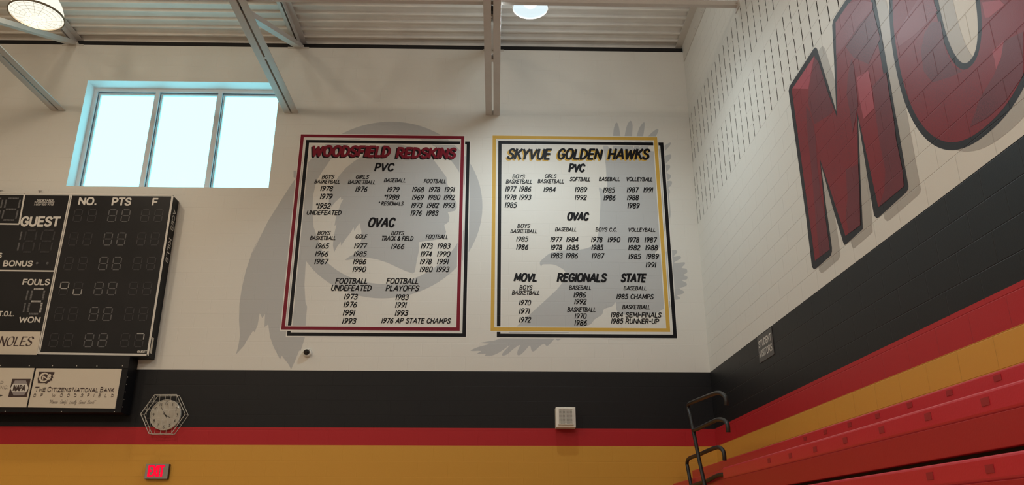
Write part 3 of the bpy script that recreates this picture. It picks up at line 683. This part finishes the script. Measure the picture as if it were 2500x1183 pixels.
# ================================================================== GIANT LETTERS ON THE RIGHT WALL
def pr(L, off): return [wx(x, y, W) + Vector((-off, 0, 0)) for x, y in L]
def yz(L, off): return [(W - off, y, z + ZC) for y, z in L]
def inset(L, d):
    n = len(L); area = sum(L[i][0] * L[(i + 1) % n][1] - L[(i + 1) % n][0] * L[i][1] for i in range(n)); sg = 1 if area > 0 else -1; out = []
    for i in range(n):
        a, p, b = L[i - 1], L[i], L[(i + 1) % n]
        u = Vector((p[0] - a[0], p[1] - a[1])).normalized(); v = Vector((b[0] - p[0], b[1] - p[1])).normalized()
        n1 = Vector((-u.y, u.x)) * sg; n2 = Vector((-v.y, v.x)) * sg; bis = n1 + n2
        if bis.length < 1e-4: bis = n1
        bis.normalize(); k = min(1 / max(.30, bis.dot(n1)), 2.6)
        if (u.x * v.y - u.y * v.x) * sg < 0: k = 1.0
        out.append((p[0] + bis.x * d * k, p[1] + bis.y * d * k))
    return out
def y2(L): return [(wx(x, y, W).y, wx(x, y, W).z - ZC) for x, y in L]
Mo = y2([(1925.5, 222), (1927.5, 211), (1932, 204), (1986, 120), (1990.4, 115.5), (1995, 119), (2042, 271.5), (2036.4, 143.7), (2032, 62), (2034.4, 49)])
Mo += [(6.03, 4.37), (5.36, 4.37), (5.335, 4.34), (5.335, 3.83), (5.343, 3.2), (5.345, 2.83)]
Mo += y2([(2218.4, 455), (2217, 463), (2212, 470), (2146, 530), (2140.3, 532), (2134.3, 526), (2117.8, 430.8), (2113, 400), (2095.3, 290), (2100, 400), (2101.2, 435.5), (2107, 558.6), (2066, 596), (2062, 597.5), (2059.5, 593), (2032.6, 504), (2005, 402), (2006.5, 414), (2016, 494.7), (2031.5, 604), (2031.5, 614), (2028, 624), (1993, 655), (1987.5, 656.8), (1982.5, 651), (1968.6, 532.6), (1952, 414)])
ml = thing('painted_letter', wx(2060, 660, W) + Vector((-.002, 0, 0)), 'huge dark red painted letter M with a black outline on the right wall', 'wall letter')
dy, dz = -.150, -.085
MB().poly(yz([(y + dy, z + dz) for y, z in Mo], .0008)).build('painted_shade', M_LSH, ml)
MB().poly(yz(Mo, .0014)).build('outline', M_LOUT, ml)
Ms = y2([(1926, 213), (1991, 113), (2042, 271.5), (2033, 52)]) + [(5.335, 4.37)] + y2([(2219, 460), (2139, 533), (2095.3, 290), (2107.5, 560), (2061.5, 599), (2005, 402), (2032, 620), (1986, 658)])
Mi = inset(Ms, .068)
MB().poly(yz(Mi, .0020)).build('face', M_LTR, ml)
za = lambda L: [(1920 + x * .2873, y * .2873) for x, y in L]
zb = lambda L: [(1900 + x * .2367, 400 + y * .2367) for x, y in L]
fac = [(M_LPINK, za([(52, 752), (238, 478), (215, 590), (188, 755)])),
       (M_LMAR, za([(240, 490), (272, 520), (330, 700), (395, 925), (390, 960), (330, 1000), (240, 1055), (188, 880), (192, 750)])),
       (M_LMAR, za([(168, 900), (200, 950), (232, 1060), (252, 1183)]) + zb([(405, 0), (440, 300), (490, 560), (535, 880), (430, 960), (395, 640), (370, 340), (340, 0)]) + za([(185, 1183)])),
       (M_LDUST, za([(420, 190), (530, 30), (620, 0), (735, 20), (735, 75), (625, 205), (500, 385), (425, 470)])),
       (M_LMAR, za([(740, 85), (775, 230), (800, 330), (700, 545), (575, 490), (505, 395), (628, 205)])),
       (M_LMAR, za([(735, 730), (850, 610), (875, 790), (915, 1010), (935, 1183)]) + zb([(1285, 60), (1300, 230), (1045, 440), (1100, 260), (1108, 60)]) + za([(790, 1183), (755, 920)])),
       (M_LMAR, za([(555, 500), (575, 560), (600, 780), (612, 880), (590, 1010), (565, 1130), (545, 960), (515, 800), (525, 640)])),
       (M_LPINK, za([(600, 660), (700, 600), (730, 760), (750, 920), (660, 1010), (625, 850)])),
       (M_LMAR, zb([(700, 60), (828, 0), (843, 260), (850, 630), (735, 715), (700, 540), (720, 350)]))]
for i, (mt, L) in enumerate(fac):
    MB().poly(pr(L, .0024 + .0002 * i)).build('painted_facet', mt, ml)
def sup(cy_, cz_, ry, rz, n=2.25, k=96):
    out = []
    for i in range(k):
        a = 2 * PI * i / k; c, s = math.cos(a), math.sin(a)
        out.append((cy_ + ry * math.copysign(abs(c) ** (2 / n), c), cz_ + rz * math.copysign(abs(s) ** (2 / n), s)))
    return out
ol = thing('painted_letter', wx(2326, 362, W) + Vector((-.002, 0, 0)), 'huge dark red painted letter O with a cream centre on the right wall', 'wall letter')
OC = (4.375, 3.37)
Oo, Oi, Hr, Hh = sup(*OC, .853, 1.045), sup(*OC, .798, .995), sup(4.380, 3.37, .232, .557), sup(4.380, 3.37, .186, .517)
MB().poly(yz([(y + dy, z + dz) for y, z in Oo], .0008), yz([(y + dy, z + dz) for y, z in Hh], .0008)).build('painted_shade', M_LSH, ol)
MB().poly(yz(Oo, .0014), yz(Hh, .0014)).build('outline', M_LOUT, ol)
MB().poly(yz(Oi, .0020), yz(Hr, .0020)).build('face', M_LTR, ol)
zc_ = lambda L: [(2140 + x * .2873, y * .2873) for x, y in L]
for i, (mt, L) in enumerate([(M_LMAR, zc_([(470, 190), (545, 180), (590, 430), (650, 560), (730, 605), (640, 650), (480, 700), (400, 600), (380, 430), (410, 280)])),
              (M_LDUST, zc_([(350, 0), (480, 0), (520, 90), (440, 190), (300, 320), (180, 400), (165, 330), (250, 160)])),
              (M_LPINK, zc_([(900, 20), (1050, 0), (1090, 40), (960, 150), (925, 150)])),
              (M_LPINK, zc_([(985, 440), (1090, 340), (1070, 470), (1020, 590), (1005, 500)])),
              (M_LMAR, zc_([(1085, 350), (1250, 270), (1250, 640), (1100, 860), (960, 990), (800, 1080), (880, 840), (1000, 640), (1060, 500)]))]):
    MB().poly(pr(L, .0024 + .0002 * i)).build('painted_facet', mt, ol)

# ================================================================== SCOREBOARD
SY = D - .2
sb = thing('scoreboard', (-6.5, D, ZC + 2.29), 'large black electronic scoreboard with white lettering on the end wall under the window', 'scoreboard')
XR = -4.772
zt_, zb_ = ZC + 4.69, ZC + 2.292
MB().box(-9.4, XR, SY + .004, D - .002, zb_, zt_).build('cabinet', M_SBC, sb, bevel=.004)
pz = lambda L, off=0: [wy(x, y, SY - off) for x, y in L]
MB().box(-9.38, wy(173, 480, SY).x, SY - .001, SY + .006, zb_ + .35, zt_ - .012).build('score_panel', M_SBK, sb)
MB().box(wy(173, 480, SY).x, XR - .004, SY - .001, SY + .006, zb_ + .008, zt_ - .012).build('player_panel', M_SBK, sb)
nq = pz([(-120, 799), (101, 802), (90, 865.5), (-125, 863)], 0)
MB().prism(nq, (0, .006, 0)).build('name_panel', M_CREAM, sb)
def strip(name, L, material=M_SWH, off=.003, parent=sb): return MB().prism(pz(L, off), (0, .005, 0)).build(name, material, parent)
strip('trim', [(-140, 467.5), (424, 474.5), (424, 477.5), (-140, 470.5)])
strip('trim', [(170.5, 472), (173.3, 472), (93.3, 863), (90.3, 863)]); strip('trim', [(174.3, 472), (177.2, 472), (97.2, 863), (94.4, 863)])
strip('trim', [(419, 476), (424, 476), (362.5, 868), (357.5, 868)])
strip('trim', [(95, 859), (359, 863), (361, 868), (93, 864)])
strip('trim', [(58.5, 471), (62.5, 471), (48.5, 547), (44.5, 547)]); strip('trim', [(-20, 544), (46, 545), (46, 548.5), (-20, 547.5)])
strip('trim', [(-40, 657.5), (132, 659.5), (131, 663), (-40, 661)])
LY = SY - .0045
def sbt(name, L, weight=.21, slant=0.0, material=M_SWH, Y=LY, **kw):
    mb = MB()
    for s, x0, x1, y0, y1 in L: text_end(mb, s, x0, x1, y0, y1, Y, weight=weight, slant=slant, **kw)
    mb.build(name, material, sb)
for w_ in (('GUEST', 50.5, 146, 528, 552.5), ('BONUS', 8, 79.5, 635.5, 650), ('FOULS', 55.5, 121.5, 680.5, 695.5), ('WON', 47, 98.5, 772.5, 787), ('T.O.L.', -3, 35.5, 759, 771.5),
           ('NO.', 192, 237, 481, 500), ('PTS', 273.5, 320, 482, 501.5), ('F', 371.5, 385.5, 483, 502), ('S', -4, 4.5, 616.5, 629)):
    sbt('lettering', [w_])
sbt('lettering', [('GUEST', 335, 358.5, 855, 860.5)], .24)
sbt('maker_logo', [('SPORTABLE', 90, 131.5, 486, 491.2), ('SCOREBOARDS', 83.5, 133, 491.6, 496.2), ('1-800-323-7745', 83, 131, 497, 501.3)], .17, .15)
sbt('lettering', [('NOLES', -3, 82, 820, 845)], .17, .16, M_BROWN, SY - .001, nib=(.82, .57))
# letters down the side
NRM = Vector((1, 0, 0))
mb = MB()
def side_text(s, py0, py1):
    mb = MB()
    z1 = wy(418, py0, SY + .1).z; z0 = wy(402, py1, SY + .1).z; y0, h = SY + .05, .10
    lettering(mb, s, lambda u, v: (XR + .0015, y0 + v, z1 - u), z1 - z0, h, weight=.17, slant=0)
    mb.build('side_lettering', M_SWH, sb)
side_text('ACES', 511, 562); side_text('KILLS', 582, 640)
NRM = Vector((0, -1, 0))
MB().box(XR, XR + .006, SY + .012, SY + .06, zb_ + .06, zb_ + .28).build('side_tag', M_CREAM, sb)
# seven-segment digits made of small shutters
SEG = dict(a=((0, 1), (1, 1)), b=((1, 1), (1, .5)), c=((1, .5), (1, 0)), d=((0, 0), (1, 0)), e=((0, .5), (0, 0)), f=((0, 1), (0, .5)), g=((0, .5), (1, .5)))
def digit(xc, zc, w, h, shade, bright='', segs='abcdefg', th=.010, nd=5):
    mb = MB(); lit = []
    for k in segs:
        (u0, v0), (u1, v1) = SEG[k]
        tgt = MB() if k in bright else mb
        for i in range(nd):
            f = .12 + .76 * (i + .5) / nd; du = .30 / nd
            u, v = u0 + (u1 - u0) * f, v0 + (v1 - v0) * f
            cx, cz = xc + (u - .5) * w, zc + (v - .5) * h
            sx, sz = (w * du * (1.6 if k in bright else 1), th) if v0 == v1 else (th, h * .5 * du * (1.6 if k in bright else 1))
            tgt.box(cx - sx, cx + sx, LY + .0006, LY + .0040, cz - sz, cz + sz)
        if tgt is not mb: lit.append(tgt)
    o = None
    if mb.v: o = mb.build('digit', shade, sb)
    for t_ in lit: t_.build('pale_segment', M_DIGB, o)
rows_y = [526, 582.8, 642.6, 703.6, 765.5, 829.5]
c1 = [189.9, 224.4, 274, 306.5, 354.2, 386.7]; c6 = [132, 166, 217, 250.5, 305, 339.6]
for r, yv in enumerate(rows_y):
    f = (yv - 526) / (829.5 - 526)
    for c in range(6):
        p = wy(c1[c] + (c6[c] - c1[c]) * f, yv, LY)
        br = {(3, 0): 'abfg', (3, 1): 'cde', (5, 5): 'ab'}.get((r, c), 'f' if (c in (0, 1, 4) and r < 3) else '')
        sh = M_DIG if c in (2, 3) else M_DIGD
        if br == 'f': 
            digit(p.x, p.z, .112, .185, sh, '', th=.007); continue
        digit(p.x, p.z, .112, .185, sh, br, th=.007)
for x_, y_, w_, h_, sg, sh in ((27, 510, .2, .34, 'abcdefg', M_DIG), (-16, 510, .2, .34, 'abcdefg', M_DIG), (46, 588, .02, .33, 'bc', M_DIG), (72, 588, .15, .33, 'abcdefg', M_DIGD), (114, 588, .17, .33, 'abcdefg', M_DIGD), (60, 735, .03, .36, 'bc', M_DIG)):
    p = wy(x_, y_, LY); digit(p.x, p.z, w_, h_, sh, '', sg, th=.011, nd=7)
p = wy(88, 735, LY); digit(p.x, p.z, .17, .36, M_DIG, 'acg', th=.013, nd=6)
for x_ in (90.4, 115.7):
    p = wy(x_, 642, LY); MB().lathe([(.008, -.002), (.016, -.002), (.018, .003)], p, (0, 1, 0), 16).build('bonus_light', M_DIG, sb)
for p_ in ((3, 466), (100, 467)):
    p = wy(*p_, D - .02)
    b_ = thing('wall_anchor', p, 'small metal anchor stub on the wall just above the scoreboard top' if p_[0] > 50 else 'small metal anchor stub above the scoreboard at the left edge', 'anchor')
    MB().tube([(p.x - .03, D + .0, p.z + .01), (p.x - .03, D - .035, p.z + .01), (p.x + .025, D - .035, p.z + .006)], .007).build('hook', M_STEEL, b_)
    MB().lathe([(0, -.006), (.018, -.006), (.018, 0)], (p.x - .03, D - .0006, p.z + .01), (0, 1, 0), 12).build('washer', M_STEEL, b_)

# ================================================================== ADVERTISING SIGN BELOW
AY = D - .28
ad = thing('advertising_sign', (-6.5, D, ZC + 1.53), 'long black sign cabinet with cream sponsor panels below the scoreboard', 'sign')
ax1 = wy(303, 940, AY).x - .02
zA1, zA0 = wy(150, 868, AY).z, wy(150, 1006, AY).z
MB().box(-9.4, ax1 + .035, AY + .006, D - .002, zA0, zA1).build('cabinet', M_SBC, ad, bevel=.004)
zh = wy(150, 897, AY).z
MB().box(-9.4, ax1 + .035, AY, AY + .008, zh, zA1).build('header_panel', M_SBK, ad)
pa = lambda L, off=.004: [wy(x, y, AY - off) for x, y in L]
MB().prism(pa([(88.5, 898.2), (297.5, 899.5), (280.5, 996.5), (68, 993.5)]), (0, .010, 0)).build('sponsor_panel', M_CREAM, ad)
MB().prism(pa([(-240, 895.8), (84, 897.6), (64, 993.5), (-260, 991)]), (0, .010, 0)).build('sponsor_panel', M_CREAM, ad)
AO = AY - .0055
def adt(parent, name, L, material, off=0, **kw):
    mb = MB()
    for s, x0, x1, y0, y1 in L: text_end(mb, s, x0, x1, y0, y1, AO - off, **kw)
    return mb.build(name, material, parent)
adt(ad, 'bank_name', [('The', 85, 112, 943.5, 956), ('Citizens', 115, 174, 943.5, 956.5), ('National', 176, 240, 944, 957), ('Bank', 244, 278.5, 944, 957)], M_BROWN, weight=.22, slant=.05, nib=(0, 1), serif=.06, track=.2, small=.80)
adt(ad, 'bank_name', [('OF', 81, 104.5, 960.5, 968.5)], M_BROWN, weight=.22, slant=.05, nib=(0, 1), serif=.08, track=1.3)
adt(ad, 'bank_name', [('WOODSFIELD', 127, 278, 960.5, 968.8)], M_BROWN, weight=.22, slant=.05, nib=(0, 1), serif=.08, track=1.25)
adt(ad, 'slogan', [('"Monroe', 119, 143, 975, 984.5), ("County's", 146, 166, 975, 984.5), ('Locally', 169.5, 189, 975.5, 985), ('Owned', 192, 210, 976, 985), ('Bank"', 213, 234.5, 976, 985)], M_INKG, weight=.07, slant=.28, track=.05, script=True)
z5 = lambda L: [(x / 6.227, 870 + y / 6.227) for x, y in L]
lg = MB(); lg.poly(pa(z5([(590, 228), (828, 232), (825, 262), (800, 285), (808, 318), (790, 330), (795, 365), (770, 366), (692, 422), (690, 402), (576, 402), (572, 325), (566, 322), (582, 318)]), .0058)); lg = lg.build('bank_logo', M_BROWN, ad)
lm = MB()
c_ = wy(*z5([(668, 315)])[0], AY - .0066)
lm.poly([(c_.x + .066 * math.cos(a), c_.y, c_.z + .066 * math.sin(a)) for a in [2 * PI * k / 40 for k in range(40)]], [(c_.x + .008 + .046 * math.cos(a), c_.y, c_.z + .046 * math.sin(a)) for a in [2 * PI * k / 40 for k in range(40)]])
text_end(lm, 'N', 103.5, 118, 916, 926.5, AY - .0066, weight=.26, slant=-.1)
text_end(lm, 'B', 117, 125, 912.5, 926, AY - .0068, weight=.22, slant=.1)
lm.build('logo_monogram', M_CREAM, lg)
nl = MB().poly(pa(z5([(186, 337), (467, 337), (407, 613), (124, 612)]), .0058)).build('parts_logo', M_BROWN, ad)
MB().poly(pa(z5([(228, 362), (395, 362), (433, 478), (365, 585), (207, 589), (158, 482)]), .0064)).build('logo_hexagon', M_MAUVE, nl)
MB().poly(pa(z5([(198, 412), (412, 412), (433, 478), (395, 538), (182, 536), (160, 482)]), .0070)).build('logo_band', M_SWH, nl)
adt(nl, 'logo_lettering', [('NAPA', 32.5, 61.5, 939, 954)], M_BROWN, .0026, weight=.20, slant=.0)
adt(ad, 'sponsor_text', [('D', .5, 9.5, 929.5, 935.5), ('INC.', -3, 21, 940.5, 949)], M_BROWN, weight=.12, slant=.1, nib=(0, 1), serif=.05)
MB().poly(pa([(-9, 961), (8.2, 963.8), (3, 966.5), (-9, 968)], .0058)).build('swoosh', M_INK, ad)
for p_ in ((1, 891.5), (71.5, 892.3), (128, 892.3), (187, 892.6), (236.5, 893), (299, 892.5)):
    p = wy(*p_, AY); MB().lathe([(0, -.005), (.006, -.003), (.008, 0)], p, (0, 1, 0), 10).build('rivet', M_WIRE, ad)
for p_ in ((12.5, 1003.5), (150, 1004), (279, 1004.5)):
    p = wy(*p_, AY + .006); MB().lathe([(0, -.005), (.005, -.003), (.007, 0)], p, (0, 1, 0), 10).build('rivet', M_WIRE, ad)
for k in range(5):
    z = zA0 + .08 + .1 * k; MB().lathe([(0, .004), (.005, .003), (.007, 0)], (ax1 + .035, AY + .03, z), (1, 0, 0), 10).build('rivet', M_WIRE, ad)

# ================================================================== CLOCK, GUARD, EXIT SIGN, SPEAKER, CAMERA, PLATE
cc = wy(402.5, 1011.5, D - .05); cc.y = D
ck = thing('wall_clock', cc, 'round white wall clock behind a hexagonal wire guard', 'clock')
rC = .205
MB().lathe([(.001, -.035), (rC * .97, -.035)], cc, (0, 1, 0), 56).build('dial', M_DIAL, ck)
MB().lathe([(rC * .96, -.040), (rC * .98, -.048), (rC, -.046), (rC * 1.01, -.01), (rC * .95, -.001)], cc, (0, 1, 0), 56).build('rim', M_DIAL, ck, smooth=True)
mb = MB()
for h in range(1, 13):
    a = PI / 2 - h * PI / 6; s = str(h); wdt = .038 if h > 9 else (.008 if h == 1 else .024); r_ = rC * .78
    px_, pz_ = cc.x + r_ * math.cos(a), cc.z + r_ * math.sin(a)
    lettering(mb, s, lambda u, v, px_=px_, pz_=pz_, wdt=wdt: (px_ - wdt / 2 + u, D - .0365, pz_ - .021 + v), wdt, .042, weight=.13, slant=0)
mb.build('numerals', M_INK, ck)
def hand(name, ang, ln, w, y):
    a = math.radians(ang); d = Vector((math.sin(a), 0, math.cos(a))); n_ = Vector((math.cos(a), 0, -math.sin(a))); b = Vector((cc.x, D - y, cc.z))
    MB().prism([b - d * .04 - n_ * w, b + d * ln - n_ * w * .4, b + d * ln + n_ * w * .4, b - d * .04 + n_ * w], (0, .001, 0)).build(name, M_INK, ck)
hand('hour_hand', 118, .095, .006, .0395); hand('minute_hand', 326, .135, .005, .042)
MB().lathe([(.001, -.066), (rC * .3, -.063), (rC * .6, -.055), (rC * .97, -.043)], cc, (0, 1, 0), 48).build('crystal', M_CRYS, ck, smooth=True)
gd = thing('wire_guard', cc + Vector((0, -.01, 0)), 'hexagonal grey wire cage fixed to the wall around the clock', 'clock guard')
FYc = D - .12
hexF = [(-.298, .0), (-.150, .258), (.145, .262), (.300, .0), (.150, -.258), (-.148, -.260)]
hp = [Vector((cc.x + u, FYc, cc.z + v)) for u, v in hexF]; hb = [Vector((v.x, D - .006, v.z)) for v in hp]
MB().tube(hp + [hp[0]], .0052, 6).build('front_hoop', M_WIRE, gd); MB().tube(hb + [hb[0]], .0052, 6).build('back_hoop', M_WIRE, gd)
mb = MB()
def clip(u):                                     # z-range of the hexagon at offset u
    a = abs(u); h = .26 if a < .148 else .26 * (.30 - a) / .152; return h
for u in (-.225, -.150, -.075, 0, .075, .150, .225):
    h = clip(u); mb.tube([(cc.x + u, FYc + .004, cc.z - h), (cc.x + u, FYc + .004, cc.z + h)], .0022, 5)
for v in (-.16, -.055, .055, .16):
    u = .30 - abs(v) * .152 / .26; mb.tube([(cc.x - u, FYc, cc.z + v), (cc.x + u, FYc, cc.z + v)], .0022, 5)
mb.build('front_grid', M_WIRE, gd)
mb = MB()
for a, b in zip(hp, hb):
    mb.tube([a, b], .004, 5)
for i in range(6):
    a = (hp[i] + hp[(i + 1) % 6]) / 2; mb.tube([a, Vector((a.x, D - .006, a.z))], .0032, 5)
mb.build('side_wires', M_WIRE, gd)

ey = D - .055
e0, e1 = wy(353.5, 1150, ey), wy(411, 1150, ey); ez1, ez0 = wy(384, 1131.5, ey).z, wy(380, 1168.5, ey).z
ex = thing('exit_sign', ((e0.x + e1.x) / 2, D, ez0), 'lit red EXIT sign on the yellow band under the clock', 'exit sign')
MB().box(e0.x + .01, e1.x, ey + .006, D - .0012, ez0, ez1).build('housing', M_EXD, ex, bevel=.003)
MB().box(e0.x + .004, e1.x - .004, ey, ey + .008, ez0 + .002, ez1).build('face_plate', M_EXH, ex, bevel=.002)
mb = MB(); hx = (e1.x - e0.x)
lettering(mb, 'EXIT', lambda u, v: (e0.x + .135 * hx + u, ey - .0015, ez0 + .026 + v), hx * .68, ez1 - ez0 - .042, weight=.20, slant=0, track=.22)
mb.build('letters', M_EXR, ex)

sy_ = D - .16
s0, s1 = wy(1357, 1019, sy_), wy(1405.5, 1019, sy_); sz1, sz0 = wy(1380, 993, sy_).z, wy(1380, 1042.5, sy_).z
sk = thing('wall_speaker', ((s0.x + s1.x) / 2, D, sz0), 'square white wall speaker with a perforated grille on the black band', 'speaker')
xm_, hw = (s0.x + s1.x) / 2, (s1.x - s0.x) / 2; zm_ = (sz0 + sz1) / 2; hh_ = (sz1 - sz0) / 2
MB().box(xm_ - hw, xm_ + hw, sy_, D - .0012, sz0, sz1).build('box', M_SPK, sk, bevel=.006)
MB().box(xm_ - hw * .74, xm_ + hw * .74, sy_ - .014, sy_ + .004, zm_ - hh_ * .70, zm_ + hh_ * .82).build('grille_backing', M_SPKD, sk)
gx0, gx1, gz0, gz1 = xm_ - hw * .76, xm_ + hw * .76, zm_ - hh_ * .74, zm_ + hh_ * .84
mb = MB(); frame_bars(gx0, gx1, gz0, gz1, .012, sy_ - .024, sy_, mb)
nb = 11
for i in range(nb + 1):
    x = gx0 + .012 + (gx1 - gx0 - .024) * i / nb; mb.box(x - .0042, x + .0042, sy_ - .020, sy_ - .013, gz0 + .01, gz1 - .01)
    z = gz0 + .012 + (gz1 - gz0 - .024) * i / nb; mb.box(gx0 + .01, gx1 - .01, sy_ - .020, sy_ - .013, z - .0042, z + .0042)
mb.build('grille', M_SPK, sk)

cp_ = wy(751, 861, D)
cmo = thing('security_camera', cp_, 'small white dome camera with a black lens below the red-framed panel', 'camera')
MB().lathe([(.062, -.001), (.064, -.02), (.058, -.045), (.046, -.055), (.040, -.052)], cp_, (0, 1, 0), 36).build('housing', M_CAMW, cmo, smooth=True)
q_ = cp_ + Vector((-.004, -.05, 0))
MB().lathe([(.042, .004), (.041, -.010), (.034, -.026), (.020, -.036), (.001, -.040)], q_, (0, 1, 0), 32).build('dome', M_CAMD, cmo, smooth=True)
for a in (50, 180, -35):
    a = math.radians(a); MB().lathe([(0, -.004), (.004, -.004), (.004, 0)], cp_ + Vector((.054 * math.cos(a), -.047, .054 * math.sin(a))), (0, 1, 0), 8).build('screw', M_INK, cmo)

pl4 = [wx(*p) for p in ((1849.5, 824), (1884, 797.5), (1891.5, 864.5), (1856, 885.5))]
py0, py1 = (pl4[0].y + pl4[3].y) / 2, (pl4[1].y + pl4[2].y) / 2; pz1, pz0 = (pl4[0].z + pl4[1].z) / 2, (pl4[2].z + pl4[3].z) / 2
pt = thing('section_sign', (W, (py0 + py1) / 2, pz0), 'grey sign reading STUDENT VISITORS on the black band of the right wall', 'sign')
MB().box(W - .006, W - .0012, py1, py0, pz0, pz1).build('plate', M_PLATE, pt)
NRM = Vector((-1, 0, 0))
mb = MB(); ph, pw = pz1 - pz0, py0 - py1
for s, a in (('STUDENT', .55), ('VISITORS', .17)):
    lettering(mb, s, lambda u, v, a=a: (W - .0075, py0 - pw * .07 - u, pz0 + ph * a + v), pw * .86, ph * .27, weight=.17, slant=0)
mb.build('letters', M_SWH, pt)

# ================================================================== BLEACHERS (folded against the right wall)
bl = thing('bleachers', (2.6, 4, 0), 'red folded bleacher seating stacked along the right wall', 'bleachers')
YN = -8.0
def beam(name, x0, x1, ye, z0, z1, material, bev=.012): return MB().box(x0, x1, YN, ye, z0, z1).build(name, material, bl, bevel=bev)
def plug(x, yc, zc, w=.06, h=.055): MB().box(x - .003, x + .004, yc - w, yc + w, zc - h / 2, zc + h / 2).build('end_plug', M_BLP, bl)
XA, XB, XC = 2.6, 2.2, 2.165
beam('top_seat', XA, W - .02, 10.985, ZC + .56, ZC + .806, M_BLR)
beam('back_row', 2.36, 2.58, 11.10, ZC + .40, ZC + .645, M_BLR)
beam('understructure', 2.50, W - .05, 10.9, .01, ZC + .40, M_BLK2, .004)
for p in ((2434, 922), (2317, 958), (2220, 988), (2141.6, 1014.6), (2073.6, 1036), (2014, 1054), (1965, 1070)):
    v = wx(p[0], p[1], XA - .0035); plug(XA, v.y, v.z, .033, .032)
zs_ = [.617, .332, .047, -.238, -.523, -.808, -1.093, -1.378]
yend = 8.045
for i, zt in enumerate(zs_):
    x = XB - .035 * i
    beam('seat_board', x, x + .22, yend, ZC + zt - .11, ZC + zt, M_BLR, .016)
    beam('riser', x + .004, x + .05, yend - .004, ZC + zt - .258, ZC + zt - .108, M_BLD, .004)
    beam('frame', x + .06, x + .4, yend - .02, max(ZC + zt - .285, .01), ZC + zt - .11, M_BLK2, .002)
for p in ((2405, 984), (2265, 1020), (2152, 1052), (2063, 1077), (1989.5, 1099), (1929, 1114), (1877, 1126)):
    v = wx(p[0], p[1], XB - .0035); plug(XB, v.y, v.z + .008, .032, .036)
for p in ((2416, 1148), (2270, 1165)):
    v = wx(p[0], p[1], XC - .0035); plug(XC, v.y, v.z + .008, .032, .036)
# end rails of the rows
XRl = 2.26
r5 = lambda L: [wx(1640 + x * .2222, 920 + y * .2222, XRl) for x, y in L]
def tubes(L, X, nm, parent, r=.0215):
    pts = [wx(1640 + x * .2222, 920 + y * .2222, X) for x, y in catmull(L, 5)]
    return MB().tube(pts, r, 10).build(nm, M_RAIL, parent, smooth=True)
GR = 'black end rails of the bleachers'
ra = thing('guard_rail', wx(1730, 1216, XRl), 'tall black tubular rail at the bleacher end, its top loop on the black band', 'rail', GR)
tubes([(392, 1330), (355, 1150), (300, 900), (240, 600), (205, 430), (182, 340), (185, 300), (215, 280), (300, 245), (400, 205), (490, 174), (540, 178), (580, 205), (597, 250), (600, 310)], XRl, 'post_loop', ra)
tubes([(236, 588), (300, 560), (400, 512), (490, 470), (540, 465), (590, 485), (615, 530), (622, 606)], XRl, 'cross_bar', ra)
rb = thing('guard_rail', wx(1690, 1216, XRl + .07), 'lower black tubular rail loop crossing the yellow band in the corner', 'rail', GR)
tubes([(240, 1330), (205, 1150), (175, 990), (168, 950), (178, 905), (215, 880), (300, 850), (400, 805), (480, 775), (520, 772), (555, 795), (575, 840), (580, 914)], XRl + .07, 'post_loop', rb)
tubes([(214, 1196), (290, 1170), (380, 1142), (470, 1095), (530, 1072), (600, 1068)], XRl + .07, 'cross_bar', rb)
